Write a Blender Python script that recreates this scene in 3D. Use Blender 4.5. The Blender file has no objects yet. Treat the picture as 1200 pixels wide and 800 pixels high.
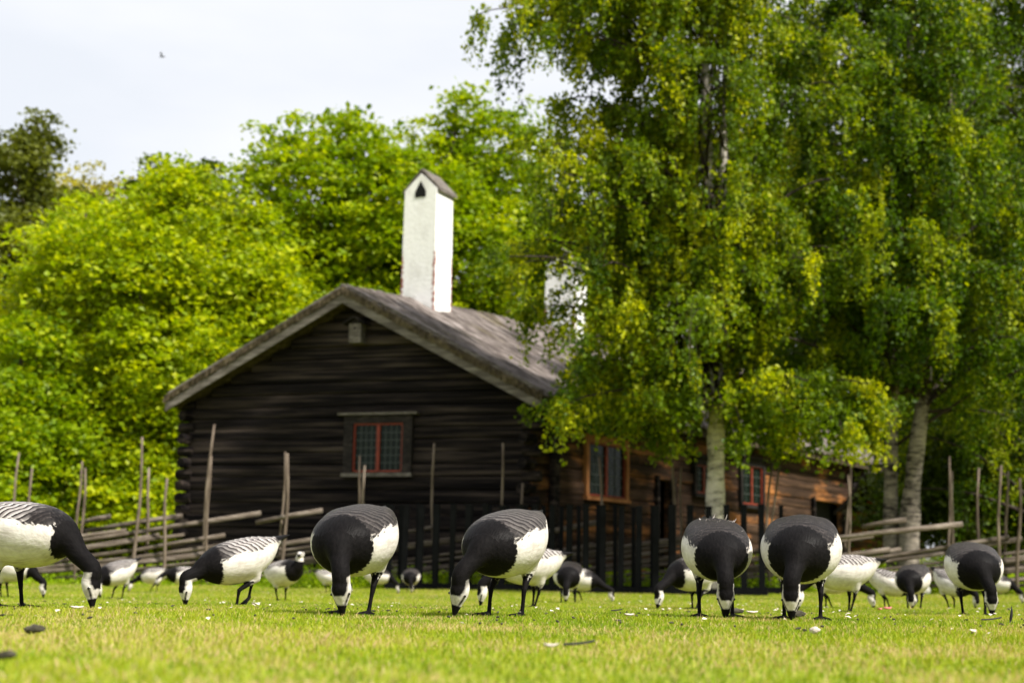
import bpy, math, random
import numpy as np
from mathutils import Matrix, Vector
R = math.radians
random.seed(7)
rng = np.random.default_rng(11)
sc = bpy.context.scene
col = sc.collection

# ------------------------------------------------------------------ camera
F = 1667.0                        # focal length in pixels of the 1200 px wide photograph (50 mm)
CAM = np.array([0.0, 0.0, 0.165])
PITCH = math.atan(264 / F)
ROLL = R(1.15)
cam_d = bpy.data.cameras.new('camera')
cam = bpy.data.objects.new('camera', cam_d)
col.objects.link(cam)
sc.camera = cam
cam_d.sensor_width = 36.0
cam_d.lens = 36.0 * F / 1200
cam_d.clip_start = 0.05
cam_d.clip_end = 2000
RM = Matrix.Rotation(R(90) + PITCH, 4, 'X') @ Matrix.Rotation(ROLL, 4, 'Z')
cam.matrix_world = Matrix.Translation(Vector(CAM)) @ RM
cam_d.dof.use_dof = True
cam_d.dof.focus_distance = 5.0
cam_d.dof.aperture_fstop = 3.7
cam_d.dof.aperture_blades = 0

# ------------------------------------------------------------------ light
SUN_EL, SUN_AZ = R(50), R(128)    # azimuth clockwise from +Y (view direction): the sun stands right and behind the camera
wd = bpy.data.worlds.new('World')
sc.world = wd
wd.use_nodes = True
nt = wd.node_tree
nt.nodes.clear()
wo = nt.nodes.new('ShaderNodeOutputWorld')
sky = nt.nodes.new('ShaderNodeTexSky')
sky.sky_type = 'NISHITA'
sky.sun_disc = False
sky.sun_elevation = SUN_EL
sky.sun_rotation = SUN_AZ
b1 = nt.nodes.new('ShaderNodeBackground')
b1.inputs['Strength'].default_value = 0.08
nt.links.new(sky.outputs[0], b1.inputs[0])
tc = nt.nodes.new('ShaderNodeTexCoord')
mp = nt.nodes.new('ShaderNodeMapping')
mp.inputs['Scale'].default_value = (1.6, 1.6, 5.0)
nz = nt.nodes.new('ShaderNodeTexNoise')
nz.inputs['Scale'].default_value = 1.3
nz.inputs['Detail'].default_value = 5
nt.links.new(tc.outputs['Generated'], mp.inputs[0])
nt.links.new(mp.outputs[0], nz.inputs[0])
cr = nt.nodes.new('ShaderNodeValToRGB')
cr.color_ramp.elements[0].position = 0.38
cr.color_ramp.elements[0].color = (0.83, 0.86, 0.915, 1)
cr.color_ramp.elements[1].position = 0.58
cr.color_ramp.elements[1].color = (0.97, 0.975, 1.0, 1)
nt.links.new(nz.outputs[0], cr.inputs[0])
b2 = nt.nodes.new('ShaderNodeBackground')
b2.inputs['Strength'].default_value = 0.57
nt.links.new(cr.outputs[0], b2.inputs[0])
mx = nt.nodes.new('ShaderNodeMixShader')
mx.inputs[0].default_value = 0.92
nt.links.new(b1.outputs[0], mx.inputs[1])
nt.links.new(b2.outputs[0], mx.inputs[2])
nt.links.new(mx.outputs[0], wo.inputs[0])

sl = bpy.data.lights.new('sun', 'SUN')
sl.energy = 4.6
sl.angle = R(3)
sl.color = (1.0, 0.95, 0.86)
sun = bpy.data.objects.new('sun', sl)
col.objects.link(sun)
sd = Vector((math.sin(SUN_AZ) * math.cos(SUN_EL), math.cos(SUN_AZ) * math.cos(SUN_EL), math.sin(SUN_EL)))
sun.rotation_euler = sd.to_track_quat('Z', 'Y').to_euler()
sun.location = sd * 60

sc.view_settings.view_transform = 'Standard'
sc.view_settings.look = 'None'
sc.view_settings.gamma = 1
sc.view_settings.exposure = 0.95
sc.render.engine = 'CYCLES'
sc.cycles.max_bounces = 6
sc.cycles.diffuse_bounces = 3
sc.cycles.glossy_bounces = 2
sc.cycles.transmission_bounces = 4
sc.cycles.transparent_max_bounces = 6
sc.cycles.caustics_reflective = False
sc.cycles.caustics_refractive = False
sc.cycles.use_denoising = True
sc.cycles.sample_clamp_indirect = 6

# ------------------------------------------------------------------ helpers
RN = np.array(RM.to_3x3())
def pix(px, py, Y):
    """world point on the vertical plane y = Y seen at pixel (px, py) of the 1200x800 photograph"""
    d = RN @ np.array([(px - 600) / F, (400 - py) / F, -1.0])
    return CAM + d * (Y / d[1])

_pd = np.array([-50, 0, 5.0, 6.3, 9, 13, 18, 22.5, 24, 26, 32, 60, 200, 700.])
_pz = np.array([0, 0, 0, -.035, -.09, -.165, -.235, -.265, -.235, -.19, -.12, .3, 2, 6])
def gz(x, y):
    x = np.asarray(x, float); y = np.asarray(y, float)
    z = 0
    for o in (-1.5, -.75, 0, .75, 1.5):
        z = z + np.interp(y + o * np.clip(y / 8, .1, 1.3), _pd, _pz) / 5
    tilt = .010 * np.clip(x, -14, 14) * np.clip((y - 1) / 8, 0, 1)
    bump = .010 * np.sin(x * 1.1 + y * .35) * np.sin(y * .8 + 1.3) * np.clip((y - 6) / 6, 0, 1)
    return z + tilt + bump

def mesh(name, v, f, smooth=False):
    me = bpy.data.meshes.new(name)
    v = np.asarray(v, float)
    if isinstance(f, np.ndarray):
        n, k = f.shape
        me.vertices.add(len(v)); me.vertices.foreach_set('co', v.astype(np.float32).ravel())
        me.loops.add(n * k); me.loops.foreach_set('vertex_index', f.astype(np.int32).ravel())
        me.polygons.add(n)
        me.polygons.foreach_set('loop_start', np.arange(0, n * k, k, dtype=np.int32))
        me.polygons.foreach_set('loop_total', np.full(n, k, dtype=np.int32))
        me.update(calc_edges=True)
    else:
        me.from_pydata(v.tolist(), [], f); me.update()
    me.polygons.foreach_set('use_smooth', [smooth] * len(me.polygons))
    return me

class MB:
    """collects shapes for ONE mesh"""
    def __init__(s): s.v = []; s.f = []; s.n = 0
    def add(s, v, f):
        v = np.asarray(v, float)
        s.v.append(v); s.f += [tuple(int(i) + s.n for i in q) for q in f]; s.n += len(v)
        return s
    def frame(s, o, a, b, c):
        """box from corner o with edge vectors a, b, c"""
        o, a, b, c = map(lambda q: np.asarray(q, float), (o, a, b, c))
        v = [o, o + a, o + a + b, o + b, o + c, o + a + c, o + a + b + c, o + b + c]
        return s.add(v, [(0, 3, 2, 1), (4, 5, 6, 7), (0, 1, 5, 4), (1, 2, 6, 5), (2, 3, 7, 6), (3, 0, 4, 7)])
    def tube(s, pts, rad, k=8, cap=True):
        v, f = tube(pts, rad, k, cap)
        return s.add(v, f)
    def build(s, name, mat, parent=None, loc=None, smooth=False, base=(0, 0, 0)):
        v = np.concatenate(s.v) - np.asarray(base)
        return link(name, mesh(name, v, s.f, smooth), mat, parent, loc)

def link(name, me, mat, parent=None, loc=None):
    o = bpy.data.objects.new(name, me)
    if mat is not None and not me.materials: me.materials.append(mat)
    col.objects.link(o)
    if parent is not None: o.parent = parent
    if loc is not None: o.location = loc
    return o

def tube(pts, rad, k=8, cap=True, jitter=0):
    pts = np.asarray(pts, float); n = len(pts)
    rad = np.full(n, rad) if np.isscalar(rad) else np.asarray(rad, float)
    t = np.gradient(pts, axis=0); t /= np.linalg.norm(t, axis=1)[:, None] + 1e-9
    ref = np.array([0, 0, 1.0]) if abs(t[0][2]) < .9 else np.array([1.0, 0, 0])
    a = np.cross(t[0], ref); a /= np.linalg.norm(a)
    v = []; ang = np.arange(k) * 2 * np.pi / k
    for i in range(n):
        a = a - t[i] * np.dot(a, t[i]); a /= np.linalg.norm(a) + 1e-9
        b = np.cross(t[i], a)
        r = rad[i] * (1 + jitter * rng.uniform(-1, 1, k))
        v.append(pts[i] + (np.cos(ang) * r)[:, None] * a + (np.sin(ang) * r)[:, None] * b)
    v = np.concatenate(v)
    f = [(i * k + j, i * k + (j + 1) % k, (i + 1) * k + (j + 1) % k, (i + 1) * k + j) for i in range(n - 1) for j in range(k)]
    if cap:
        f.append(tuple(range(k - 1, -1, -1))); f.append(tuple(range((n - 1) * k, n * k)))
    return v, f

def attr(me, name, vals, kind='FLOAT'):
    a = me.attributes.new(name, kind, 'POINT')
    a.data.foreach_set('value' if kind == 'FLOAT' else 'vector', np.asarray(vals, np.float32).ravel())

def tag(o, label=None, cat=None, group=None, kind=None):
    if label: o['label'] = label
    if cat: o['category'] = cat
    if group: o['group'] = group
    if kind: o['kind'] = kind
    return o

def empty(name, loc):
    o = bpy.data.objects.new(name, None); col.objects.link(o); o.location = loc
    o.empty_display_size = .2
    return o

# ------------------------------------------------------------------ materials
def newmat(name):
    m = bpy.data.materials.new(name); m.use_nodes = True
    t = m.node_tree; t.nodes.clear()
    return m, t, t.nodes.new('ShaderNodeOutputMaterial')
def N(t, kind, **kw):
    n = t.nodes.new(kind)
    for k, v in kw.items():
        if k in n.inputs: n.inputs[k].default_value = v
        else: setattr(n, k, v)
    return n
def ramp(t, src, stops, interp='LINEAR'):
    r = t.nodes.new('ShaderNodeValToRGB'); r.color_ramp.interpolation = interp
    e = r.color_ramp.elements
    e[0].position, e[0].color = stops[0][0], (*stops[0][1], 1)
    e[1].position, e[1].color = stops[-1][0], (*stops[-1][1], 1)
    for p, c in stops[1:-1]:
        q = e.new(p); q.color = (*c, 1)
    t.links.new(src, r.inputs[0])
    return r
def math_(t, op, a, b=None, c=None, clamp=False):
    n = t.nodes.new('ShaderNodeMath'); n.operation = op; n.use_clamp = clamp
    for i, q in enumerate((a, b, c)):
        if q is None: continue
        if hasattr(q, 'links'): t.links.new(q, n.inputs[i])
        else: n.inputs[i].default_value = q
    return n.outputs[0]
def mixc(t, fac, a, b, mode='MIX'):
    n = t.nodes.new('ShaderNodeMix'); n.data_type = 'RGBA'; n.blend_type = mode
    for i, q in ((0, fac), (6, a), (7, b)):
        if hasattr(q, 'links'): t.links.new(q, n.inputs[i])
        elif i == 0: n.inputs[0].default_value = q
        else: n.inputs[i].default_value = (*q, 1)
    return n.outputs[2]
def noise(t, scale, detail=4, vec=None, stretch=None, rough=.55, dist=0):
    n = N(t, 'ShaderNodeTexNoise', Scale=scale, Detail=detail, Roughness=rough, Distortion=dist)
    if vec is None:
        vec = t.nodes.new('ShaderNodeTexCoord').outputs['Object']
    if stretch is not None:
        m = t.nodes.new('ShaderNodeMapping'); m.inputs['Scale'].default_value = stretch
        t.links.new(vec, m.inputs[0]); vec = m.outputs[0]
    t.links.new(vec, n.inputs[0])
    return n.outputs[0]
def bump(t, h, dist, strength=.6):
    b = N(t, 'ShaderNodeBump', Distance=dist, Strength=strength)
    t.links.new(h, b.inputs['Height'])
    return b.outputs[0]
def bsdf(t, out, colour, rough=.8, spec=.3, normal=None):
    p = t.nodes.new('ShaderNodeBsdfPrincipled')
    if hasattr(colour, 'links'): t.links.new(colour, p.inputs['Base Color'])
    else: p.inputs['Base Color'].default_value = (*colour, 1)
    if hasattr(rough, 'links'): t.links.new(rough, p.inputs['Roughness'])
    else: p.inputs['Roughness'].default_value = rough
    p.inputs['Specular IOR Level'].default_value = spec
    if normal is not None: t.links.new(normal, p.inputs['Normal'])
    if out is not None: t.links.new(p.outputs[0], out.inputs[0])
    return p

def leaf_mat(name, dark, mid, light, trans=.45, spec=.35, rough=.45, patch=.5):
    m, t, out = newmat(name)
    a = N(t, 'ShaderNodeAttribute', attribute_name='var')
    n = noise(t, patch, 2)
    v = math_(t, 'ADD', math_(t, 'MULTIPLY', a.outputs['Fac'], .65), math_(t, 'MULTIPLY', n, .4))
    c = ramp(t, v, [(.15, dark), (.5, mid), (.9, light)]).outputs[0]
    p = bsdf(t, None, c, rough, spec)
    tr = t.nodes.new('ShaderNodeBsdfTranslucent')
    tcol = mixc(t, 1.0, c, (1.22, 1.18, .32), 'MULTIPLY')
    t.links.new(tcol, tr.inputs[0])
    ms = N(t, 'ShaderNodeMixShader'); ms.inputs[0].default_value = trans
    t.links.new(p.outputs[0], ms.inputs[1]); t.links.new(tr.outputs[0], ms.inputs[2])
    t.links.new(ms.outputs[0], out.inputs[0])
    return m

M = {}
M['maple'] = leaf_mat('maple_leaf', (.09, .15, .003), (.245, .34, .004), (.55, .57, .005), .5, .2)
M['maple2'] = leaf_mat('green_maple_leaf', (.06, .13, .002), (.20, .30, .003), (.44, .48, .004), .5, .2)
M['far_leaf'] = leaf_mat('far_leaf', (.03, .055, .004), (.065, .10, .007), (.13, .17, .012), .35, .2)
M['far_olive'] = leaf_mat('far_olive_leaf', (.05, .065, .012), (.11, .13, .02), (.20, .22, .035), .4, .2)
M['olive'] = leaf_mat('olive_leaf', (.16, .16, .03), (.32, .30, .04), (.50, .44, .06), .4, .2)
M['birch_leaf'] = leaf_mat('birch_leaf', (.024, .058, .001), (.13, .20, .002), (.54, .54, .004), .48, .22, .5, .9)
M['birch_leaf2'] = leaf_mat('deep_birch_leaf', (.018, .046, .001), (.085, .155, .002), (.42, .46, .004), .48, .22, .5, .9)
M['weed'] = leaf_mat('weed_leaf', (.10, .18, .004), (.22, .34, .006), (.42, .52, .01), .5, .2)

def grass_mat():
    m, t, out = newmat('grass_blade')
    a = N(t, 'ShaderNodeAttribute', attribute_name='var')
    h = N(t, 'ShaderNodeAttribute', attribute_name='tip')
    c = ramp(t, a.outputs['Fac'], [(.0, (.07, .13, .004)), (.38, (.20, .30, .008)), (.76, (.38, .41, .025)), (1, (.56, .42, .24))]).outputs[0]
    p = bsdf(t, None, c, .5, .3)
    tr = t.nodes.new('ShaderNodeBsdfTranslucent')
    t.links.new(mixc(t, 1.0, c, (1.1, 1.05, .5), 'MULTIPLY'), tr.inputs[0])
    ms = N(t, 'ShaderNodeMixShader'); ms.inputs[0].default_value = .4
    t.links.new(p.outputs[0], ms.inputs[1]); t.links.new(tr.outputs[0], ms.inputs[2])
    t.links.new(ms.outputs[0], out.inputs[0])
    return m
M['grass'] = grass_mat()

def ground_mat():
    m, t, out = newmat('lawn_soil')
    n1 = noise(t, 1.2, 5); n2 = noise(t, 26, 4); n3 = noise(t, 160, 3)
    c = ramp(t, n1, [(.35, (.17, .23, .012)), (.55, (.26, .30, .02)), (.68, (.38, .30, .12))]).outputs[0]
    c = mixc(t, .5, c, ramp(t, n2, [(.35, (.10, .13, .02)), (.6, (.26, .28, .04))]).outputs[0])
    c = mixc(t, ramp(t, n3, [(.62, (0, 0, 0)), (.68, (1, 1, 1))]).outputs[0], c, (.34, .27, .18))
    bsdf(t, out, c, .95, .1, bump(t, n3, .01))
    return m
M['ground'] = ground_mat()

def wood(name, stops, stretch, scale=3, rough=.85, bumpd=.012, patch=None, pscale=.8, plo=.55, phi=.65, pstretch=(1, 1, 1)):
    m, t, out = newmat(name)
    n = noise(t, scale, 7, stretch=stretch, rough=.65)
    n2 = noise(t, scale * .35, 3, stretch=stretch)
    v = math_(t, 'ADD', math_(t, 'MULTIPLY', n, .7), math_(t, 'MULTIPLY', n2, .3))
    c = ramp(t, v, stops).outputs[0]
    if patch:
        q = noise(t, pscale, 5, stretch=pstretch, rough=.6)
        fac = ramp(t, q, [(plo, (0, 0, 0)), (phi, (1, 1, 1))]).outputs[0]
        g = ramp(t, n, [(.3, tuple(x * .3 for x in patch)), (.6, patch)]).outputs[0]
        c = mixc(t, fac, c, g)
    bsdf(t, out, c, rough, .06, bump(t, n, bumpd))
    return m
# house axes are rotated, so the stretch is done in a rotated frame held by the objects (walls are built in local coordinates x along the wall)
M['tarred'] = wood('tarred_logs', [(.38, (.003, .0025, .003)), (.48, (.010, .008, .008)), (.56, (.034, .026, .022)), (.67, (.085, .066, .056))], (.28, 3, 8), 1.5)
M['brown_logs'] = wood('sunburnt_logs', [(.35, (.012, .008, .006)), (.52, (.045, .027, .018)), (.68, (.13, .075, .045))], (.35, 3, 7), 1.8,
                       patch=(.40, .165, .055), pscale=.9, plo=.52, phi=.66, pstretch=(.55, 1, 2.6))
M['grey_wood'] = wood('weathered_grey_wood', [(.3, (.04, .034, .03)), (.5, (.12, .105, .092)), (.7, (.27, .245, .22))], (.6, 6, 6), 3)
M['dark_wood'] = wood('dark_board', [(.3, (.008, .007, .007)), (.5, (.022, .019, .018)), (.7, (.06, .05, .044))], (.6, 6, 6), 3)
M['roofboard'] = wood('roof_boards', [(.36, (.03, .025, .024)), (.46, (.085, .070, .063)), (.56, (.20, .172, .16)), (.68, (.38, .345, .33))], (7, .45, 3), 1.6,
                      patch=(.12, .10, .055), pscale=.7, plo=.58, phi=.70, pstretch=(1.4, .5, 1))
M['moss'] = wood('mossy_roof_edge', [(.3, (.02, .016, .011)), (.5, (.06, .047, .03)), (.7, (.15, .12, .075))], (2, 2, 2), 5, bumpd=.03)
M['pole'] = wood('fence_pole', [(.3, (.03, .024, .018)), (.5, (.11, .088, .07)), (.7, (.29, .25, .21))], (.8, 9, 9), 3)
M['stake'] = wood('fence_stake', [(.3, (.035, .027, .02)), (.5, (.13, .10, .078)), (.7, (.30, .245, .195))], (9, 9, 1), 3)
M['orange_wood'] = wood('warm_window_board', [(.3, (.12, .05, .02)), (.5, (.33, .14, .055)), (.7, (.5, .25, .11))], (4, 4, 1), 3)

def flat(name, c, rough=.6, spec=.3, var=.15, scale=6, bd=.004):
    m, t, out = newmat(name)
    n = noise(t, scale, 5)
    lo = tuple(x * (1 - var) for x in c); hi = tuple(min(1, x * (1 + var)) for x in c)
    bsdf(t, out, ramp(t, n, [(.3, lo), (.7, hi)]).outputs[0], rough, spec, bump(t, n, bd, .4))
    return m
M['black_paint'] = flat('black_paint', (.004, .0042, .005), .6, .06, .4)
M['red_paint'] = flat('red_window_paint', (.20, .032, .016), .6, .3, .35, 12)
M['lead'] = flat('lead_cames', (.055, .065, .06), .6)
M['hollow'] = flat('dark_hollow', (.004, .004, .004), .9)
M['red_cloth'] = flat('red_cloth', (.75, .02, .02), .7)
M['stone'] = flat('grey_stone', (.30, .29, .27), .9, .1, .4, 5, .03)
def glass():
    m, t, out = newmat('old_glass')
    n = noise(t, 3.5, 2)
    bsdf(t, out, (.006, .011, .008), .2, .10, bump(t, n, .02, .5))
    return m
M['glass'] = glass()
def lime():
    m, t, out = newmat('limewash')
    n = noise(t, 2.2, 6, stretch=(1, 1, .5)); n2 = noise(t, 14, 5)
    c = ramp(t, n, [(.28, (.62, .60, .58)), (.5, (.82, .81, .80))]).outputs[0]
    e = N(t, 'ShaderNodeAttribute', attribute_name='edge')
    w = math_(t, 'ADD', e.outputs['Fac'], math_(t, 'MULTIPLY', n2, .8))
    fac = ramp(t, w, [(1.18, (0, 0, 0)), (1.32, (1, 1, 1))])
    fac = ramp(t, math_(t, 'MULTIPLY', w, .5), [(.56, (0, 0, 0)), (.66, (1, 1, 1))]).outputs[0]
    c = mixc(t, fac, c, (.26, .09, .07))
    bsdf(t, out, c, .9, .15, bump(t, n2, .012))
    return m
M['lime'] = lime()
def bark(name, base, dark, sc_=1.0, thr=.56):
    m, t, out = newmat(name)
    n = noise(t, 6 * sc_, 5, stretch=(.8, .8, 3.2), rough=.7); n2 = noise(t, 1.6 * sc_, 4)
    v = math_(t, 'ADD', math_(t, 'MULTIPLY', n, .6), math_(t, 'MULTIPLY', n2, .45))
    c = ramp(t, v, [(thr - .06, base), (thr + .03, tuple(x * .5 + y * .5 for x, y in zip(base, dark))), (thr + .1, dark)]).outputs[0]
    bsdf(t, out, c, .85, .15, bump(t, n, .03))
    return m
M['birch_bark'] = bark('birch_bark', (.50, .46, .40), (.035, .03, .025))
M['grey_birch_bark'] = bark('grey_birch_bark', (.30, .26, .21), (.03, .024, .02), 1.0, .50)
M['dark_bark'] = bark('dark_bark', (.10, .08, .06), (.025, .02, .016))
M['twig'] = bark('branch_bark', (.045, .033, .028), (.015, .012, .01))

# ------------------------------------------------------------------ ground: one sheet out to the horizon
def build_ground():
    ys = np.concatenate([np.linspace(-30, 0, 13), np.linspace(.4, 30, 120), np.linspace(31, 60, 30), np.geomspace(65, 700, 24)])
    xs = np.concatenate([-np.geomspace(700, 22, 20), np.linspace(-20, 20, 100), np.geomspace(22, 700, 20)])
    X, Y = np.meshgrid(xs, ys)
    Z = gz(X, Y)
    v = np.stack([X, Y, Z], -1).reshape(-1, 3)
    nx = len(xs)
    i = np.arange(len(ys) - 1)[:, None] * nx + np.arange(nx - 1)[None]
    f = np.stack([i, i + 1, i + nx + 1, i + nx], -1).reshape(-1, 4)
    tag(link('ground', mesh('ground', v, f, True), M['ground']), kind='structure')
build_ground()

def build_grass():
    P = []
    for y0, y1, dens, hgt, wid in ((.9, 3.5, 10000, .018, .0034), (3.5, 7.5, 11000, .019, .0036), (7.5, 13, 4200, .023, .0055), (13, 25, 1300, .034, .009)):
        half = lambda y: .39 * y + 1.2
        n = int(dens * (y1 - y0) * (half(y0) + half(y1)))
        y = rng.uniform(y0, y1, n); x = rng.uniform(-1, 1, n) * half(y1)
        k = np.abs(x) < half(y); x, y = x[k], y[k]; n = len(x)
        P.append(np.stack([x, y, np.full(n, hgt), np.full(n, wid)], -1))
    P = np.concatenate(P); n = len(P)
    x, y, hg, wd_ = P.T
    patch = .5 + .5 * np.sin(x * 2.3 + 1.7 * np.sin(y * 1.1)) * np.sin(y * 1.9 + 1.3 * np.sin(x * 1.7))
    fine = .5 + .5 * np.sin(x * 17 + 3 * np.sin(y * 5)) * np.sin(y * 13 + 2 * np.sin(x * 7))
    h = hg * rng.uniform(.45, 1.15, n) * (.65 + .35 * patch + .25 * fine)
    tall = rng.random(n) < .012
    h[tall] *= 1.6
    a = rng.uniform(0, 2 * np.pi, n); lean = rng.uniform(0, .75, n) * h; la = rng.uniform(0, 2 * np.pi, n)
    z = gz(x, y) - .002
    base = np.stack([x, y, z], -1)
    w = np.stack([np.cos(a), np.sin(a), 0 * a], -1) * (wd_ * rng.uniform(.6, 1.2, n))[:, None]
    tipv = base + np.stack([np.cos(la) * lean, np.sin(la) * lean, h], -1)
    mid = base + np.stack([np.cos(la) * lean * .3, np.sin(la) * lean * .3, h * .6], -1)
    v = np.stack([base - w / 2, base + w / 2, mid + w * .4, tipv, mid - w * .4], 1).reshape(-1, 3)
    i = np.arange(n)[:, None] * 5
    f = (i + np.array([0, 1, 2, 3, 4])[None])
    me = mesh('grass', v, f)
    big = .5 + .5 * np.sin(x * .9 + 2) * np.sin(y * .7 + 1.2 * np.sin(x * .6))
    var = np.clip(-.02 + .42 * rng.random(n) + .24 * patch + .25 * (fine - .3) + .22 * big, 0, 1)
    var[rng.random(n) < .09] = .97
    dry = (np.sin(x * 3.1 + 4 + 2 * np.sin(y * 2.3)) * np.sin(y * 4.7 + 1.1 * np.sin(x * 3)) > .62) & (rng.random(n) < .5)
    var[dry] = .95
    near = (np.sin(x * 2.7 + 1.5 * np.sin(y * 3.1)) * np.sin(y * 3.7 + 1.9 * np.sin(x * 2.1) + 2) > -.1) & (y < 4.2) & (rng.random(n) < .45)
    var[near] = rng.uniform(.8, 1, near.sum())
    attr(me, 'var', np.repeat(var, 5))
    tag(link('grass', me, M['grass']), 'short bright green lawn grass with yellowed blades under the geese', 'grass', kind='stuff')
build_grass()

# ------------------------------------------------------------------ leaves
def leaf_mesh(name, c, size, up=0.0, droop=0.0, var=None):
    n = len(c)
    nrm = rng.normal(size=(n, 3)); nrm /= np.linalg.norm(nrm, axis=1)[:, None]
    nrm[:, 2] += up; nrm /= np.linalg.norm(nrm, axis=1)[:, None]
    d = rng.normal(size=(n, 3)); d[:, 2] -= droop
    d -= nrm * (d * nrm).sum(1)[:, None]; d /= np.linalg.norm(d, axis=1)[:, None] + 1e-9
    s = np.cross(nrm, d)
    sz = (size * rng.uniform(.45, 1.4, n))[:, None]
    fold = nrm * sz * .12
    v = np.stack([c - d * sz * .5, c + s * sz * .42 + fold, c + d * sz * .55, c - s * sz * .42 + fold], 1).reshape(-1, 3)
    f = np.arange(n * 4).reshape(n, 4)
    me = mesh(name, v, f)
    if var is None: var = rng.random(n)
    attr(me, 'var', np.repeat(np.clip(var, 0, 1), 4))
    return me

def bez(p0, p1, p2, n):
    t = np.linspace(0, 1, n)[:, None]
    return (1 - t) ** 2 * p0 + 2 * t * (1 - t) * p1 + t * t * p2

# ------------------------------------------------------------------ background broadleaf trees
def broadleaf(name, px, Y, top_px, wid, mat, label, nleaf=26000, leafs=.15, low=.8, cat='tree', lobes=22, bark_='dark_bark', group=None, ragged=.25, clumps=None):
    b = pix(px, 660, Y); x0 = b[0]; z0 = float(gz(x0, Y))
    top = pix(px, top_px, Y)[2] - z0
    root = empty(name, (x0, Y, z0))
    tag(root, label, cat, group)
    # lobes of a crown of half width wid between low and top
    L = []
    for i in range(lobes):
        h = low + (top - low) * (i + rng.random()) / lobes
        q = (h - low) / (top - low)
        prof = wid * math.sqrt(max(.05, 1 - (q * 1.04 - .36) ** 2 / .44)) if q > .36 else wid * (.82 + .18 * q / .36)
        a = rng.uniform(0, 6.28) if q < .9 else 0
        rr = prof * rng.uniform(.25, .85) * (1 if q < .92 else .15)
        L.append((rr * math.cos(a), rr * math.sin(a), h, prof * rng.uniform(.42, .66)))
    tr = MB()
    hts = np.linspace(0, top * .86, 9)
    tp = np.stack([np.sin(hts * .5 + x0) * .12 * hts / top, np.cos(hts * .4) * .1 * hts / top, hts - .1], -1)
    r0 = top * .018 + .05
    tr.tube(tp, np.linspace(r0, .03, 9), 8)
    for lx, ly, h, lr in L:
        zz = max(.4, h - rng.uniform(.8, 2.0))
        s = np.array([np.interp(zz, tp[:, 2], tp[:, 0]), np.interp(zz, tp[:, 2], tp[:, 1]), zz])
        e = np.array([lx, ly, h])
        tr.tube(bez(s, (s + e) / 2 + np.array([0, 0, -.3]), e, 6), np.linspace(.07, .015, 6), 5)
    tr.build('trunk', M[bark_], root, smooth=True)
    # clumps: little flat layered sprays on the lobes' shells
    nleaf = int(nleaf * 1.7); leafs = leafs * 1.12
    C = []
    nc = clumps or max(60, nleaf // 34)
    w = np.array([l[3] ** 2 for l in L]); w /= w.sum()
    idx = rng.choice(len(L), nc, p=w)
    d = rng.normal(size=(nc, 3)); d /= np.linalg.norm(d, axis=1)[:, None]
    d[:, 2] = np.where(d[:, 2] < -.4, -d[:, 2], d[:, 2])
    la = np.array(L)[idx]
    cc = la[:, :3] + d * la[:, 3:4] * np.where(rng.random(nc) < .12, rng.uniform(1.1, 1.6, nc), rng.uniform(.5, 1.0 + ragged, nc))[:, None] * np.array([1, 1, .9])
    per = nleaf // nc
    cs = rng.uniform(.16, .40, nc)
    lf = np.repeat(cc, per, 0) + rng.normal(size=(nc * per, 3)) * np.repeat(cs, per)[:, None] * np.array([1, 1, .30])
    # sprays sag outwards
    off = lf - np.repeat(cc, per, 0)
    lf[:, 2] -= (off[:, 0] ** 2 + off[:, 1] ** 2) * .5
    lf = lf[lf[:, 2] > .1]
    var = np.clip(np.repeat(rng.random(nc), per) * .65 + rng.random(nc * per) * .4, 0, 1)[:len(lf)]
    link('crown', leaf_mesh('crown', lf, leafs, up=1.1, droop=.2, var=var), M[mat], root)
    return root

broadleaf('maple_tree', 172, 36, 188, 2.8, 'maple', 'tall bright yellow-green maple standing just left of the log house', 36000, .135, .6)
broadleaf('maple_tree', 70, 38, 232, 2.8, 'maple', 'rounded yellow-green maple at the left, between the dark spruce-like tree and the tallest yellow maple', 32000, .135, .5)
broadleaf('maple_tree', 262, 37.5, 225, 2.0, 'maple', 'slim yellow-green maple between the tallest yellow maple and the left eave', 26000, .135, .6)
broadleaf('maple_tree', 8, 34, 370, 1.9, 'maple2', 'low leafy maple at the left edge above the first fence stakes', 20000, .13, .3)
broadleaf('maple_tree', 262, 41, 262, 2.4, 'maple2', 'mid green maple behind the left eave of the log house', 30000, .14, .6)
broadleaf('maple_tree', 385, 43, 132, 3.9, 'maple2', 'big green maple rising behind the gable, left of the white chimney', 48000, .15, 1.5, lobes=34)
broadleaf('maple_tree', 520, 46, 108, 4.0, 'maple2', 'big green maple behind the white chimney with the highest rounded top', 48000, .15, 2.5, lobes=34)
broadleaf('maple_tree', 615, 52, 205, 3.0, 'maple2', 'green maple glimpsed between the white chimney and the weeping birch', 26000, .16, 2)
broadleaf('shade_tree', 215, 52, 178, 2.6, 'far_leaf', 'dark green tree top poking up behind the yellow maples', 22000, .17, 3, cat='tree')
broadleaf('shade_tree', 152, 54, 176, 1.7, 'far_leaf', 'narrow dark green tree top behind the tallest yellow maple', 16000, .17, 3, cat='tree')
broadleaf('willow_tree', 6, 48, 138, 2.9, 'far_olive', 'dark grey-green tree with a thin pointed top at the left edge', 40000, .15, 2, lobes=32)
broadleaf('ash_tree', 78, 55, 196, 3.2, 'olive', 'pale olive feathery tree behind the left maples', 30000, .14, 3)
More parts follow.
